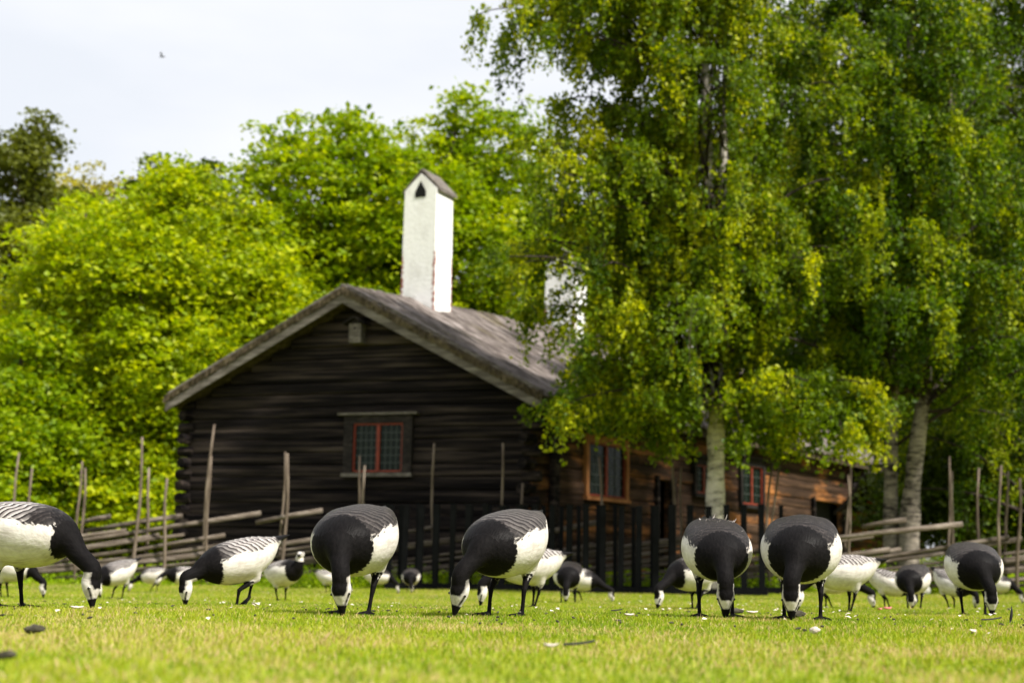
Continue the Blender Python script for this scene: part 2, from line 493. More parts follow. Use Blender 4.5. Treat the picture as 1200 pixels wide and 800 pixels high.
for q, (px, top, Y, mt, lab) in enumerate((
        (60, 470, 33, 'maple2', 'leafy bush behind the stakes at the left end of the pole fence'),
        (135, 455, 34, 'maple', 'yellow-green bush behind the pole fence below the tallest maple'),
        (205, 440, 34.5, 'maple', 'yellow-green bush touching the left wall corner of the log house'),
        (-20, 480, 32, 'maple2', 'green bush cut off by the left edge of the photo'))):
    broadleaf('bush', px, Y, top, 1.6, mt, lab, 15000, .12, .1, cat='bush', lobes=9, group='bushes behind the pole fence')
for q, (px, top, Y, lab) in enumerate((
        (1130, 480, 31, 'dark green bush behind the pole fence right of the twin birch'), (1195, 440, 32, 'dark green bush behind the tall stakes at the right edge'), (1265, 430, 31, 'dark green bush beyond the right edge'))):
    broadleaf('bush', px, Y, top, 1.6, 'far_leaf' if q != 1 else 'birch_leaf2', lab, 12000, .10, .1, cat='bush', lobes=10, group='dark bushes behind the right part of the fence')
for q, (px, top, Y, lab) in enumerate((
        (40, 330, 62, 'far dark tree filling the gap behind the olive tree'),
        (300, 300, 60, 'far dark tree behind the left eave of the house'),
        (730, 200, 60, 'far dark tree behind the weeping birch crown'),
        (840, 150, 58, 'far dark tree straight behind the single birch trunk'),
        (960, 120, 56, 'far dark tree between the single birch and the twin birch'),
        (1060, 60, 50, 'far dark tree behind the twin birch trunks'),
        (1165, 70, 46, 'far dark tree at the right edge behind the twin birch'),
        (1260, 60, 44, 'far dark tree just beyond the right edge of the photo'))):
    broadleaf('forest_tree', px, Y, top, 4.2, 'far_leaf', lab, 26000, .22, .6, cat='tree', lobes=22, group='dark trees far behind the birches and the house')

# ------------------------------------------------------------------ weeping birches
def limb_foliage(pts, nstr, hang, LV, TW, spread, dens=36):
    n = len(pts); per = 7
    for hub_i in range(max(2, int(nstr / per))):
        t = rng.uniform(.18, 1.0) ** .8 if hub_i else 1.0
        i = t * (n - 1); k = min(int(i), n - 2); p = pts[k] * (1 - (i - k)) + pts[k + 1] * (i - k)
        hub = p + rng.normal(size=3) * spread * np.array([1.25, 1.25, .4]) * (1 if hub_i else .15)
        cl = hang * rng.uniform(.35, 1.15) * (.55 + .45 * t); lum = rng.random()
        drift = rng.normal(size=2) * .10
        for _ in range(per):
            q = hub + rng.normal(size=3) * np.array([.13, .13, .07])
            ln = cl * rng.uniform(.45, 1.1)
            e = q + np.array([drift[0] + rng.normal() * .05, drift[1] + rng.normal() * .05, -ln])
            c = bez(p * .5 + q * .5, q + (q - p) * .3 + np.array([0, 0, .06]), e, 9)
            if rng.random() < .35: TW.append(c)
            m = max(6, int((ln + .3) * dens))
            tt = rng.uniform(.05, 1, m)
            j = tt * 8; kk = np.minimum(j.astype(int), 7); fr = (j - kk)[:, None]
            s = c[kk] * (1 - fr) + c[kk + 1] * fr + rng.normal(size=(m, 3)) * .055
            LV.append((s, lum))

def birch(base_px, Y, stems, limbs, label, leafm, leafs=.052, rnd=50, rbase=.17, crown=(2.2, 13.5), reach=3.2, hang=1.3, nstr=42, xlim=None, keep=None, barkm='birch_bark', window_=()):
    b = pix(base_px, 660, Y); x0 = b[0]; z0 = float(gz(x0, Y)); O = np.array([x0, Y, z0])
    root = empty('birch_tree', tuple(O)); tag(root, label, 'birch tree', 'weeping birches beside the log house')
    tk = MB(); br = MB(); paths = []
    for st in stems:
        pts = np.array([pix(px, py, Y + dy) for px, py, dy in st['p']]) - O
        pts[0][2] = -.15 if st.get('ground', True) else pts[0][2]
        tt = np.linspace(0, 1, 40); s = np.linspace(0, 1, len(pts))
        P = np.stack([np.interp(tt, s, pts[:, i]) for i in range(3)], -1)
        K = np.array([.25, .5, .25])
        for _ in range(5): P[1:-1] = P[:-2] * .25 + P[1:-1] * .5 + P[2:] * .25
        r = np.interp(tt, np.linspace(0, 1, len(st['r'])), st['r'])
        r = r * (1 + .05 * np.sin(tt * 60) + .04 * rng.normal(size=40))
        v, f = tube(P, r, 12, True, .04); tk.add(v, f); paths.append((P, r))
    LV, TW = [], []
    def add_limb(z, end, ns, hg, sp=.28, path=0):
        P, r = paths[path]
        z = min(max(z, .6), P[-1][2] - .2)
        k = int(np.argmin(abs(P[:, 2] - z))); s = P[k]
        m = s * .35 + end * .65; m[2] = max(s[2], end[2]) + .25 * abs(end[2] - s[2]) + .25
        c = bez(s, m, end, 12)
        c += np.cumsum(rng.normal(size=(12, 3)), 0) * .02
        br.tube(c, np.linspace(max(.016, r[k] * .28), .008, 12), 6)
        limb_foliage(c, ns, hg, LV, TW, sp)
    for (sz, px, py, dy, ns, hg, *pp) in limbs:
        e = pix(px, py, Y + dy) - O
        zs = pix(base_px, sz, Y)[2] - z0
        add_limb(zs, e, ns, hg, path=pp[0] if pp else (1 if len(paths) == 2 and px < base_px else 0))
    for i in range(rnd):
        a = rng.uniform(0, 2 * math.pi)
        z = crown[0] + (crown[1] - crown[0]) * rng.random()
        q = (z - crown[0]) / (crown[1] - crown[0])
        rr = reach * (1.0 - .75 * q ** 1.6) * rng.uniform(.45, 1.05)
        e = np.array([rr * math.cos(a), rr * math.sin(a) , z + rng.uniform(-.2, .9)])
        if keep is not None and not keep(e + O): continue
        add_limb(z - rng.uniform(.3, 1.4), e, nstr, hang, path=int(rng.integers(len(paths))))
    # thin hanging twigs as slim three sided strips
    V = []; Fc = []
    for c in TW:
        w = np.array([.004, 0, 0]); n0 = sum(len(q) for q in V)
    tw = np.array(TW)                                     # n,9,3
    n = len(tw)
    off = np.array([[.0045, 0, 0], [-.002, .004, 0], [-.002, -.004, 0]])
    taper = np.linspace(1, .5, 9)[None, :, None, None]
    vv = (tw[:, :, None, :] + off[None, None] * taper).reshape(-1, 3)
    base = (np.arange(n) * 27)[:, None, None]
    ring = (np.arange(8) * 3)[None, :, None]
    fs = []
    for a_, b_ in ((0, 1), (1, 2), (2, 0)):
        fs.append(np.stack([base + ring + a_, base + ring + b_, base + ring + 3 + b_, base + ring + 3 + a_], -1).reshape(-1, 4))
    tk.build('trunk', M[barkm], root, smooth=True)
    br.build('limb', M['twig'], root, smooth=True)
    link('twigs', mesh('twigs', vv, np.concatenate(fs)), M['twig'], root)
    c = np.concatenate([a for a, _ in LV])
    var = np.concatenate([np.full(len(a), .06 + .72 * v) + rng.uniform(-.2, .25, len(a)) for a, v in LV])
    if window_:                                            # thin spots in the foliage in front of the bare upper trunk
        w = c + O - CAM; X = 600 + F * w[:, 0] / w[:, 1]; Y_ = 664 - F * w[:, 2] / w[:, 1]; bad = np.zeros(len(c), bool)
        for (a, b_, c_, d_) in window_: bad |= (X > a) & (X < b_) & (Y_ > c_) & (Y_ < d_) & (rng.random(len(c)) < (.66 if c_ > 290 and c_ < 400 else .88))
        c, var = c[~bad], var[~bad]
    link('crown', leaf_mesh('crown', c, leafs, up=.2, droop=1.2, var=var), M[leafm], root)
    print('birch leaves', len(c))
    return root

def keep_left(p):
    """the single birch is lopsided: random limbs only on its right side, the left ones are placed by hand"""
    d = p - CAM
    return 600 + F * d[0] / d[1] > 740
def grid_limbs(rows, step, holes, ns, dyr, seed):
    r = random.Random(seed); out = []
    for y, x0, x1, hg in rows:
        x = x0 + r.uniform(0, step * .4)
        while x < x1:
            if not any(a < x < b and c < y + hg * 40 < d for a, b, c, d in holes):
                out.append((min(y + r.uniform(60, 150), 480), x, y + r.uniform(-14, 14), r.uniform(-dyr, dyr), int(ns * r.uniform(.7, 1.3)), hg * r.uniform(.8, 1.2)))
            x += step * r.uniform(.75, 1.25)
    return out
L1 = grid_limbs([(-90, 570, 860, 1.4), (-45, 560, 880, 1.3), (5, 562, 880, 1.1), (40, 590, 700, 1.0), (70, 690, 880, 1.2), (130, 655, 880, 1.2), (170, 640, 900, 1.2), (205, 628, 900, 1.2), (250, 618, 920, 1.1),
                 (290, 604, 920, 1.0), (330, 598, 640, .8), (335, 700, 930, 1.1), (370, 622, 930, .9), (405, 660, 900, .9), (435, 675, 830, .8), (445, 655, 1040, .8), (470, 660, 860, .7), (500, 880, 1040, .35), (484, 690, 1040, .6), (505, 860, 1050, .5), (520, 745, 1040, .4), (470, 645, 760, .6), (300, 560, 700, .8)], 34,
                [(640, 690, 310, 375), (785, 820, 360, 415)], 46, 1.7, 5)
L1 = L1 + [(a, b_, c, -1.5 + d, e, f_) for a, b_, c, d, e, f_ in grid_limbs([(y_, 800, 870, .9) for y_ in (230, 290, 345)], 30, [], 34, .3, 13)]
birch(838, 23.6,
      [dict(p=[(838, 690, 0), (838, 600, 0), (840, 500, 0), (838, 400, 0), (833, 300, 0), (828, 180, 0), (826, 60, 0), (822, -120, 0), (815, -300, 0)],
            r=[.18, .155, .14, .13, .115, .10, .08, .05, .02]),
       dict(p=[(838, 420, .05), (842, 330, .1), (848, 200, .2), (850, 80, .3), (862, -60, .4), (880, -220, .5)], r=[.05, .09, .08, .065, .05, .02], ground=False),
       dict(p=[(846, 130, .1), (838, 90, 0), (826, 20, -.1), (815, -80, -.2)], r=[.06, .045, .035, .02], ground=False)],
      L1, 'tall weeping birch with a single white trunk behind the black picket fence', 'birch_leaf', leafs=.078, rnd=50, crown=(4.4, 13.0), reach=3.3, hang=1.2, nstr=44, keep=keep_left, window_=[(820, 856, 50, 235), (636, 694, 296, 384), (780, 823, 348, 418), (824, 852, 420, 640)])
L2 = grid_limbs([(y_, 1030, 1125, 1.1) for y_ in (20, 90, 160, 230, 300, 360)], 30, [], 36, .2, 12)
L2 = [(a, b_, c, -1.6 - d * 3, e, f_) for a, b_, c, d, e, f_ in L2]
L2 = L2 + grid_limbs([(-60, 900, 1230, 1.5), (20, 890, 1230, 1.5), (100, 900, 1230, 1.5), (180, 900, 1230, 1.4), (250, 890, 1230, 1.4), (310, 880, 1230, 1.3), (370, 900, 1230, 1.2), (420, 900, 1230, .9), (425, 1020, 1110, .7),
                 (455, 1080, 1230, 1.2), (500, 1120, 1230, 1.1)], 62, [], 40, 2.2, 9)
birch(1056, 25.8,
      [dict(p=[(1066, 700, -.1), (1064, 620, -.1), (1072, 540, -.1), (1082, 470, -.1), (1090, 380, 0), (1097, 280, 0), (1103, 180, 0), (1118, 60, 0), (1135, -80, 0), (1140, -250, 0)],
            r=[.22, .18, .15, .13, .11, .10, .09, .07, .04, .02]),
       dict(p=[(1045, 700, .1), (1044, 620, .1), (1044, 530, .2), (1048, 430, .2), (1053, 330, .3), (1058, 200, .3), (1068, 60, .3), (1072, -80, .3), (1060, -260, .3)],
            r=[.16, .14, .12, .11, .10, .09, .08, .05, .02])],
      L2, 'large weeping birch with twin leaning trunks rising from behind the pole fence', 'birch_leaf2', leafs=.080, rnd=50, crown=(3.4, 13.5), reach=4.2, hang=1.4, nstr=44, rbase=.2, barkm='grey_birch_bark')
birch(1235, 28.5,
      [dict(p=[(1240, 700, 0), (1238, 500, 0), (1230, 300, 0), (1226, 100, 0), (1215, -150, 0)], r=[.2, .16, .13, .09, .03])],
      [(420, 1170, 440, -1, 60, 1.3), (440, 1140, 470, -.3, 60, 1.2), (400, 1190, 350, -1.5, 60, 1.4)],
      'dense weeping birch whose trunk stands beyond the right edge', 'birch_leaf2', leafs=.07, rnd=60, crown=(1.8, 13.5), reach=3.8, hang=1.4, nstr=44)

# ------------------------------------------------------------------ the log house
K = np.array([.38, 27.0])
u = np.array([math.sin(R(33.5)), math.cos(R(33.5))]); g = np.array([-math.cos(R(20)), math.sin(R(20))])
ns_ = np.array([u[1], -u[0]]); ng = np.array([-g[1], g[0]]) * -1
if ng[1] > 0: ng = -ng
W, LEN = 7.5, 19.2
ZB, ZE = -.15, 3.42; A0 = W / 2; SLOPE = (5.60 - 3.36) / (A0 + .5)
ZR = 5.60
ZEV = 3.36
def zr(t): return ZR + .045 * np.clip(t, 0, 15)
house = empty('log_house', (K[0], K[1], ZB))
tag(house, 'long black-tarred log house with a grey board roof and white chimneys', 'log house')
def hp(a, t, z):
    """house point: a metres along the gable, t metres along the long side"""
    p = K + a * g + t * u
    return np.array([p[0], p[1], z])
HB = np.array([K[0], K[1], ZB])
def wall_obj(name, mat, origin2, dir2, parent, build):
    """builds in a local frame: x along the wall, y outwards-ish, z up, so that the wood grain follows the wall"""
    ang = math.atan2(dir2[1], dir2[0])
    mb = MB(); build(mb)
    o = mb.build(name, mat, parent, smooth=False)
    o.location = (origin2[0] - K[0], origin2[1] - K[1], 0)
    o.rotation_euler = (0, 0, ang)
    return o
def courses(mb, x0f, x1f, ztop, out, h=.245, seg=.6, openings=()):
    """stacked round-faced logs; out = +1/-1: the outward side along local y"""
    z = 0; i = 0
    while z < ztop:
        hh = h * random.uniform(.88, 1.1); z1 = z + hh
        xa, xb = x0f(z + hh * .5), x1f(z + hh * .5)
        if xb - xa > .2:
            spans = [(xa, xb)]
            for (oa, ob, oz0, oz1) in openings:
                if z1 > oz0 + .08 and z < oz1 - .08:
                    ns2 = []
                    for p, q in spans:
                        if ob <= p or oa >= q: ns2.append((p, q)); continue
                        if oa - p > .05: ns2.append((p, oa))
                        if q - ob > .05: ns2.append((ob, q))
                    spans = ns2
            for p, q in spans:
                m = max(2, int((q - p) / seg) + 1)
                xs = np.linspace(p, q, m)
                bulge = random.uniform(.022, .045); offs = random.uniform(-.02, .03)
                prof = [(0, .015), (.06, .07), (.078, .3), (.08, .65), (.065, .93), (0, .985)]
                V = []
                for x in xs:
                    jj = random.uniform(-.008, .008); jz = random.uniform(-.006, .006)
                    V += [(x, out * (offs + d / .08 * bulge + jj * (d > 0)), z + hh * q2 + jz) for d, q2 in prof]
                    V += [(x, -out * .12, z + hh), (x, -out * .12, z)]
                kk = 8
                Fc = [(a * kk + b, a * kk + (b + 1) % kk, (a + 1) * kk + (b + 1) % kk, (a + 1) * kk + b) for a in range(m - 1) for b in range(kk)]
                Fc += [tuple(range(kk)), tuple(range((m - 1) * kk, m * kk))]
                mb.add(V, Fc)
        z = z1; i += 1
H = ZE - ZB
def gz_left(z):  # gable narrows above the eave
    lim = (ZR - .12 - (z + ZB + .12)) / SLOPE
    return max(-.0, A0 - lim), min(W, A0 + lim)
# gable window opening, in metres along the gable from K
def a_of(px, py=520):
    d = RN @ np.array([(px - 600) / F, (400 - py) / F, -1.0]); k = d[0] / d[1]
    return (K[0] - k * K[1]) / (k * g[1] - g[0])
def t_of(px, py=560):
    d = RN @ np.array([(px - 600) / F, (400 - py) / F, -1.0]); k = d[0] / d[1]
    return (k * K[1] - K[0]) / (u[0] - k * u[1])
def z_at(a, t, py, px):
    p = hp(a, t, 0); return pix(px, py, p[1])[2] - ZB
ga0, ga1 = a_of(474), a_of(416); gzb, gzt = z_at((ga0 + ga1) / 2, 0, 553, 445), z_at((ga0 + ga1) / 2, 0, 496, 445)
wall_obj('gable_wall', M['tarred'], K, g, house, lambda mb: courses(mb, lambda z: gz_left(z)[0], lambda z: gz_left(z)[1], 5.7, 1, openings=[(ga0, ga1, gzb, gzt)]))
wins = []
for px0, px1, py0, py1 in ((685, 729, 582, 521), (812, 832, 578, 545), (866, 890, 591, 546), (997, 1016, 607, 570)):
    t0, t1 = t_of(px0), t_of(px1); tm = (t0 + t1) / 2; pm = (px0 + px1) / 2
    wins.append((t0, t1, z_at(0, tm, py0, pm), z_at(0, tm, py1, pm)))
doors = [(t_of(767), t_of(784), .15, 2.3), (t_of(950), t_of(985), .15, 2.2)]
wall_obj('side_wall', M['brown_logs'], K, u, house, lambda mb: courses(mb, lambda z: 0.0, lambda z: LEN, H, -1, openings=[w for w in wins] + doors))
wall_obj('rear_wall', M['tarred'], K + g * W, u, house, lambda mb: courses(mb, lambda z: 0.05, lambda z: LEN, H, 1))
wall_obj('end_wall', M['tarred'], K + u * LEN, g, house, lambda mb: courses(mb, lambda z: gz_left(z)[0] + .05, lambda z: gz_left(z)[1] - .05, 5.6, -1))
# crossing log ends at the corners
def log_ends(mb, sx):
    z = 0
    while z < H - .1:
        hh = .245 * random.uniform(.9, 1.08)
        for d, e in ((g, -1), (u, -1)):
            pass
        z += hh
def corner(name, P2, dg, du):
    mb = MB(); z = 0; i = 0
    while z < H - .05:
        hh = .24 * random.uniform(.92, 1.08)
        d = dg if i % 2 == 0 else du
        ln = .26 * random.uniform(.8, 1.1)
        c = np.array([P2[0] - HB[0], P2[1] - HB[1], z + hh / 2])
        e = c + np.array([d[0], d[1], 0]) * ln; s = c - np.array([d[0], d[1], 0]) * .12
        mb.tube([s, (s + e) / 2, e], [.115, .118, .108], 8)
        z += hh; i += 1
    return mb.build(name, M['tarred'], house)
corner('corner_notch', K + .02 * g + .02 * u, -g, -u); corner('corner_notch', K + W * g + .02 * u, g, -u); corner('corner_notch', K + u * LEN, -g, u)
# corner pilaster boards on the long side near the gable corner, dark
mb = MB()
p = hp(-.10, .55, ZB) - HB
mb.frame(p, (.10 * ns_[0], .10 * ns_[1], 0), (.22 * u[0], .22 * u[1], 0), (0, 0, H - .05)); mb.build('corner_board', M['tarred'], house)
# dark rooms behind the openings are closed by the inner floor of the house
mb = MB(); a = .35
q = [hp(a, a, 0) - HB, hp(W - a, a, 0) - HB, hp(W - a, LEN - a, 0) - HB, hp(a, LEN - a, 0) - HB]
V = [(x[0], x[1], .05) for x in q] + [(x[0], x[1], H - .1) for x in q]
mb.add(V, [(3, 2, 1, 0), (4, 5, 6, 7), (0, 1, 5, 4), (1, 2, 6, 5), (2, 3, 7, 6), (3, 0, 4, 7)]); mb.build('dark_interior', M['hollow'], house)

def window(a_dir, o2, outn, x0, x1, z0, z1, name, trim, lintel, cols, rows, sashes=2, tw=.11):
    """window set into the wall line o2 + x*a_dir, outward normal outn"""
    def P(x, y, z): return np.array([o2[0] + a_dir[0] * x + outn[0] * y - HB[0], o2[1] + a_dir[1] * x + outn[1] * y - HB[1], z])
    def box(mb, xa, xb, ya, yb, za, zb):
        o = P(xa, ya, za)
        mb.frame(o, P(xb, ya, za) - o, P(xa, yb, za) - o, (0, 0, zb - za))
    mb = MB()
    box(mb, x0 - tw, x0, .0, .115, z0 - .02, z1 + .16); box(mb, x1, x1 + tw, .0, .115, z0 - .02, z1 + .16)
    box(mb, x0, x1, .0, .112, z1, z1 + .16); 
    w = mb.build(name, M[trim], house)
    mb = MB(); box(mb, x0 - .12 - tw, x1 + .12 + tw, .0, .19, z1 + .163, z1 + .205); mb.build('lintel_board', M[lintel], w)
    mb = MB(); box(mb, x0 - .02 - tw, x1 + .02 + tw, .0, .15, z0 - .095, z0 - .022); mb.build('sill', M[lintel if trim != 'orange_wood' else 'orange_wood'], w)
    fr = MB(); b = .034; n = sashes; wd2 = (x1 - x0) / n
    pn = MB(); ld = MB()
    for i in range(n):
        xa, xb = x0 + i * wd2 + .002, x0 + (i + 1) * wd2 - .002
        box(fr, xa, xa + b, .02, .075, z0, z1); box(fr, xb - b, xb, .02, .075, z0, z1)
        box(fr, xa + b, xb - b, .022, .073, z0, z0 + b); box(fr, xa + b, xb - b, .022, .073, z1 - b, z1)
        box(pn, xa + b - .004, xb - b + .004, .03, .036, z0 + b - .004, z1 - b + .004)
        for c in range(1, cols):
            xx = xa + b + (xb - xa - 2 * b) * c / cols; box(ld, xx - .007, xx + .007, .037, .047, z0 + b, z1 - b)
        for c in range(1, rows):
            zz = z0 + b + (z1 - z0 - 2 * b) * c / rows; box(ld, xa + b, xb - b, .038, .045, zz - .007, zz + .007)
    f = fr.build('frame', M['red_paint'], w); pn.build('pane', M['glass'], w); ld.build('lead_lattice', M['lead'], w)
    return w
gw = window(g, K, ng, ga0, ga1, gzb, gzt, 'window', 'dark_wood', 'grey_wood', 4, 6, tw=.2)
# boards below the gable window reaching down the wall
for i, w_ in enumerate(wins):
    window(u, K, ns_, w_[0], w_[1], w_[2], w_[3], 'window', 'orange_wood' if i == 0 else 'dark_wood', 'dark_wood', 2, 5 if i == 0 else 4, 2)
for d_ in doors:
    for xx in (d_[0] - .1, d_[1]):
        mb = MB()
        o = hp(0, xx, ZB) - HB + np.array([ns_[0], ns_[1], 0]) * .0
        mb.frame(o, (u[0] * .1, u[1] * .1, 0), (ns_[0] * .14, ns_[1] * .14, 0), (0, 0, 2.35))
        mb.build('door_post', M['tarred'], house)

# roof: thick slopes of boards laid down the slope
def roof():
    up = np.array([0, 0, 1.0])
    def RP(a, t, dz=0): return hp(a, t, zr(t) - abs(a - A0) * (zr(t) - ZEV) / (A0 + .5) + dz) - HB
    und = MB()
    for s in (0, 1):
        a0_, a1_ = (A0, -.45) if s == 0 else (A0, W + .2)
        v = [RP(a0_, -.40, -.22), RP(a1_, -.40, -.22), RP(a1_, LEN + .4, -.22), RP(a0_, LEN + .4, -.22),
             RP(a0_, -.40, -.02), RP(a1_, -.40, -.02), RP(a1_, LEN + .4, -.02), RP(a0_, LEN + .4, -.02)]
        und.add(v, [(0, 1, 2, 3), (7, 6, 5, 4), (0, 4, 5, 1), (1, 5, 6, 2), (2, 6, 7, 3), (0, 3, 7, 4)])
    rf = und.build('roof', M['moss'], house)
    # boards in a local frame: x along the ridge (u), y across
    for s in (0, 1):
        mb = MB(); t = -.46
        while t < LEN + .4:
            w = random.uniform(.13, .21); gap = random.uniform(.004, .02)
            for layer in (0, 1):
                dz = .0 + layer * .035 + random.uniform(-.008, .012)
                tt = t + layer * w * .5
                sgn = -1 if s == 0 else 1
                aa = A0 - sgn * (random.uniform(.06, .14) if s == 0 else random.uniform(-.01, .02))
                ab = (-.5 - random.uniform(-.03, .07)) if s == 0 else W + .22 + random.uniform(-.03, .06)
                def q(a_, t_, d_):
                    zz = zr(t_) - sgn * (a_ - A0) * (zr(t_) - ZEV) / (A0 + .5) + d_
                    return hp(a_, t_, zz) - HB
                m = 5; V = []
                for k in range(m):
                    a_ = aa + (ab - aa) * k / (m - 1); jz = random.uniform(-.008, .008)
                    V += [q(a_, tt, dz + jz), q(a_, tt + w - gap, dz + jz + random.uniform(-.006, .006)), q(a_, tt + w - gap, dz + .03 + jz), q(a_, tt, dz + .03 + jz)]
                Fc = [(k * 4 + b, k * 4 + (b + 1) % 4, k * 4 + 4 + (b + 1) % 4, k * 4 + 4 + b) for k in range(m - 1) for b in range(4)] + [(0, 1, 2, 3), tuple(range(4 * m - 4, 4 * m))]
                mb.add(V, Fc)
            t += w
        V = np.concatenate(mb.v)
        # rotate into local frame so the grain runs down the slope
        ang = math.atan2(u[1], u[0]); c_, s_ = math.cos(-ang), math.sin(-ang)
        V2 = V.copy(); V2[:, 0] = V[:, 0] * c_ - V[:, 1] * s_; V2[:, 1] = V[:, 0] * s_ + V[:, 1] * c_
        o = link('roof_boards', mesh('roof_boards', V2, mb.f), M['roofboard'], rf); o.rotation_euler = (0, 0, ang)
    # bargeboards on the gable
    for s in (-1, 1):
        mb = MB()
        ae = -.47 if s < 0 else W + .22
        for (t0, t1, z0, z1) in ((-.47, -.425, -.31, -.13),):
            m = 6
            V = []
            for k in range(m + 1):
                a_ = A0 + (ae - A0) * k / m
                V += [RP(a_, t0, z0 + .0), RP(a_, t1, z0), RP(a_, t1, z1), RP(a_, t0, z1)]
            Fc = [(k * 4 + b, k * 4 + (b + 1) % 4, k * 4 + 4 + (b + 1) % 4, k * 4 + 4 + b) for k in range(m) for b in range(4)] + [(0, 1, 2, 3), tuple(range(4 * m, 4 * m + 4))]
            mb.add(V, Fc)
        V = np.concatenate(mb.v); ang = math.atan2(g[1], g[0]); c_, s_ = math.cos(-ang), math.sin(-ang)
        V2 = V.copy(); V2[:, 0] = V[:, 0] * c_ - V[:, 1] * s_; V2[:, 1] = V[:, 0] * s_ + V[:, 1] * c_
        o = link('bargeboard', mesh('bargeboard', V2, mb.f), M['grey_wood'], rf); o.rotation_euler = (0, 0, ang)
        # rough mossy verge above it
        m = 90; V = []
        for k in range(m + 1):
            a_ = A0 + (ae + s * .03 - A0) * k / m
            j = rng.uniform(-.025, .025, 5)
            V += [RP(a_, -.50 + j[0], -.13 + j[3] * .5), RP(a_, -.34, -.13), RP(a_, -.30, .05 + j[2] * .6), RP(a_, -.42 + j[4] * .5, .06 + j[3]), RP(a_, -.50 + j[1], .0 + j[1])]
        Fc = [(k * 5 + b, k * 5 + (b + 1) % 5, k * 5 + 5 + (b + 1) % 5, k * 5 + 5 + b) for k in range(m) for b in range(5)] + [(0, 1, 2, 3, 4), tuple(range(5 * m, 5 * m + 5))]
        vm = MB(); vm.add(V, Fc); vm.build('verge', M['moss'], rf)
        # long sagging split poles lying on the verge
        pm = MB()
        for off in (.10, .02):
            pts = [RP(A0 + (ae - A0) * q_, -.45 + off * .5, .03 + off * .4 + random.uniform(-.012, .012)) for q_ in np.linspace(.01, .99, 9)]
            pm.tube(pts, [.024 * random.uniform(.8, 1.2) for _ in range(9)], 6)
        pm.build('verge_pole', M['grey_wood'], rf)
roof()

# chimneys (children of the house: part chimney > cap, hollow)
def chimney(t, top_px, px, w, dpt, name='chimney'):
    c2 = K + g * A0 + u * t
    c = np.array([c2[0], c2[1]])
    top = pix(px, top_px, c2[1])[2] - ZB
    e1 = np.array([math.cos(R(-29)), math.sin(R(-29))]) ; e2 = np.array([-e1[1], e1[0]])     # e1 across the gable face
    e1 = np.array([ -g[0], -g[1]]); e2 = np.array([-e1[1], e1[0]])
    e1 = np.array([math.cos(R(-26)), math.sin(R(-26))]); e2 = np.array([-e1[1], e1[0]])
    def Q(x, y, z):
        p = c + e1 * x + e2 * y; return np.array([p[0] - HB[0], p[1] - HB[1], z])
    zb = zr(t) - ZB - 1.0; ze = top - .42
    mb = MB()
    n = 8
    # tapered shaft with gabled top, built as a grid so that the flaking follows the edges
    V = []; E = []
    nz_ = 12; nx = 6
    def ringpts(z, k):
        hw, hd = w / 2 * k, dpt / 2 * k; P_ = []; ed = []
        for side in range(4):
            for i in range(nx):
                q = i / nx
                if side == 0: x, y = -hw + 2 * hw * q, -hd
                if side == 1: x, y = hw, -hd + 2 * hd * q
                if side == 2: x, y = hw - 2 * hw * q, hd
                if side == 3: x, y = -hw, hd - 2 * hd * q
                P_.append(Q(x, y, z)); ed.append(1.0 if i == 0 else (.45 if i in (1, nx - 1) else .0))
        return P_, ed
    for k in range(nz_ + 1):
        z = zb + (ze - zb) * k / nz_
        P_, ed = ringpts(z, 1.05 - .07 * k / nz_)
        V += P_; E += [min(1, e * (.95 if k < 8 else .55)) for e in ed]
    r = 4 * nx
    Fc = [(k * r + i, k * r + (i + 1) % r, (k + 1) * r + (i + 1) % r, (k + 1) * r + i) for k in range(nz_) for i in range(r)]
    Fc.append(tuple(range(r - 1, -1, -1)))
    base = nz_ * r
    hd = dpt / 2 * .98; 
    V += [Q(0, -hd, top - .06), Q(0, hd, top - .06)]; E += [0, 0]
    fa, ba = len(V) - 2, len(V) - 1
    # gabled head: front triangle, back triangle, two slopes
    front = [base + i for i in range(0, nx + 1)]
    right = [base + i for i in range(nx, 2 * nx + 1)]
    back = [base + i for i in range(2 * nx, 3 * nx + 1)]
    left = [base + (i % r) for i in range(3 * nx, 4 * nx + 1)]
    Fc += [tuple(front) + (fa,), tuple(right) + (ba, fa), tuple(back) + (ba,), tuple(left) + (fa, ba)]
    me = mesh(name, V, Fc); attr(me, 'edge', E)
    ch = link(name, me, M['lime'], house)
    # little roof of slabs
    cp = MB(); hw = w / 2 + .05; hy = dpt / 2 + .0
    for s in (-1, 1):
        y0, y1 = -hy + (.03), hy + .09
        a0, a1 = Q(0, y0, top), Q(s * hw, y0, ze - .05 + .0); b0, b1 = Q(0, y1, top), Q(s * hw, y1, ze - .05)
        th = np.array([0, 0, .07])
        cp.add([a0, a1, b1, b0, a0 + th, a1 + th, b1 + th, b0 + th], [(0, 1, 2, 3), (7, 6, 5, 4), (0, 4, 5, 1), (1, 5, 6, 2), (2, 6, 7, 3), (3, 7, 4, 0)])
    cp.build('chimney_cap', M['grey_wood'], ch)
    hl = MB(); y = -hd * 1.0 - .012
    pts = [(-.13, 0), (.13, 0), (.13, .13), (0, .36), (-.13, .13)]
    hl.add([Q(x, y, ze - .17 + z) for x, z in pts] + [Q(x, y + .05, ze - .17 + z) for x, z in pts], [(0, 1, 2, 3, 4), (9, 8, 7, 6, 5)] + [(i, i + 5, (i + 1) % 5 + 5, (i + 1) % 5) for i in range(5)])
    hl.build('smoke_hole', M['hollow'], ch)
chimney(2.3, 205, 490, .80, .76)
chimney(8.1, 296, 667, .80, .75)
chimney(14.3, 340, 802, .72, .72)

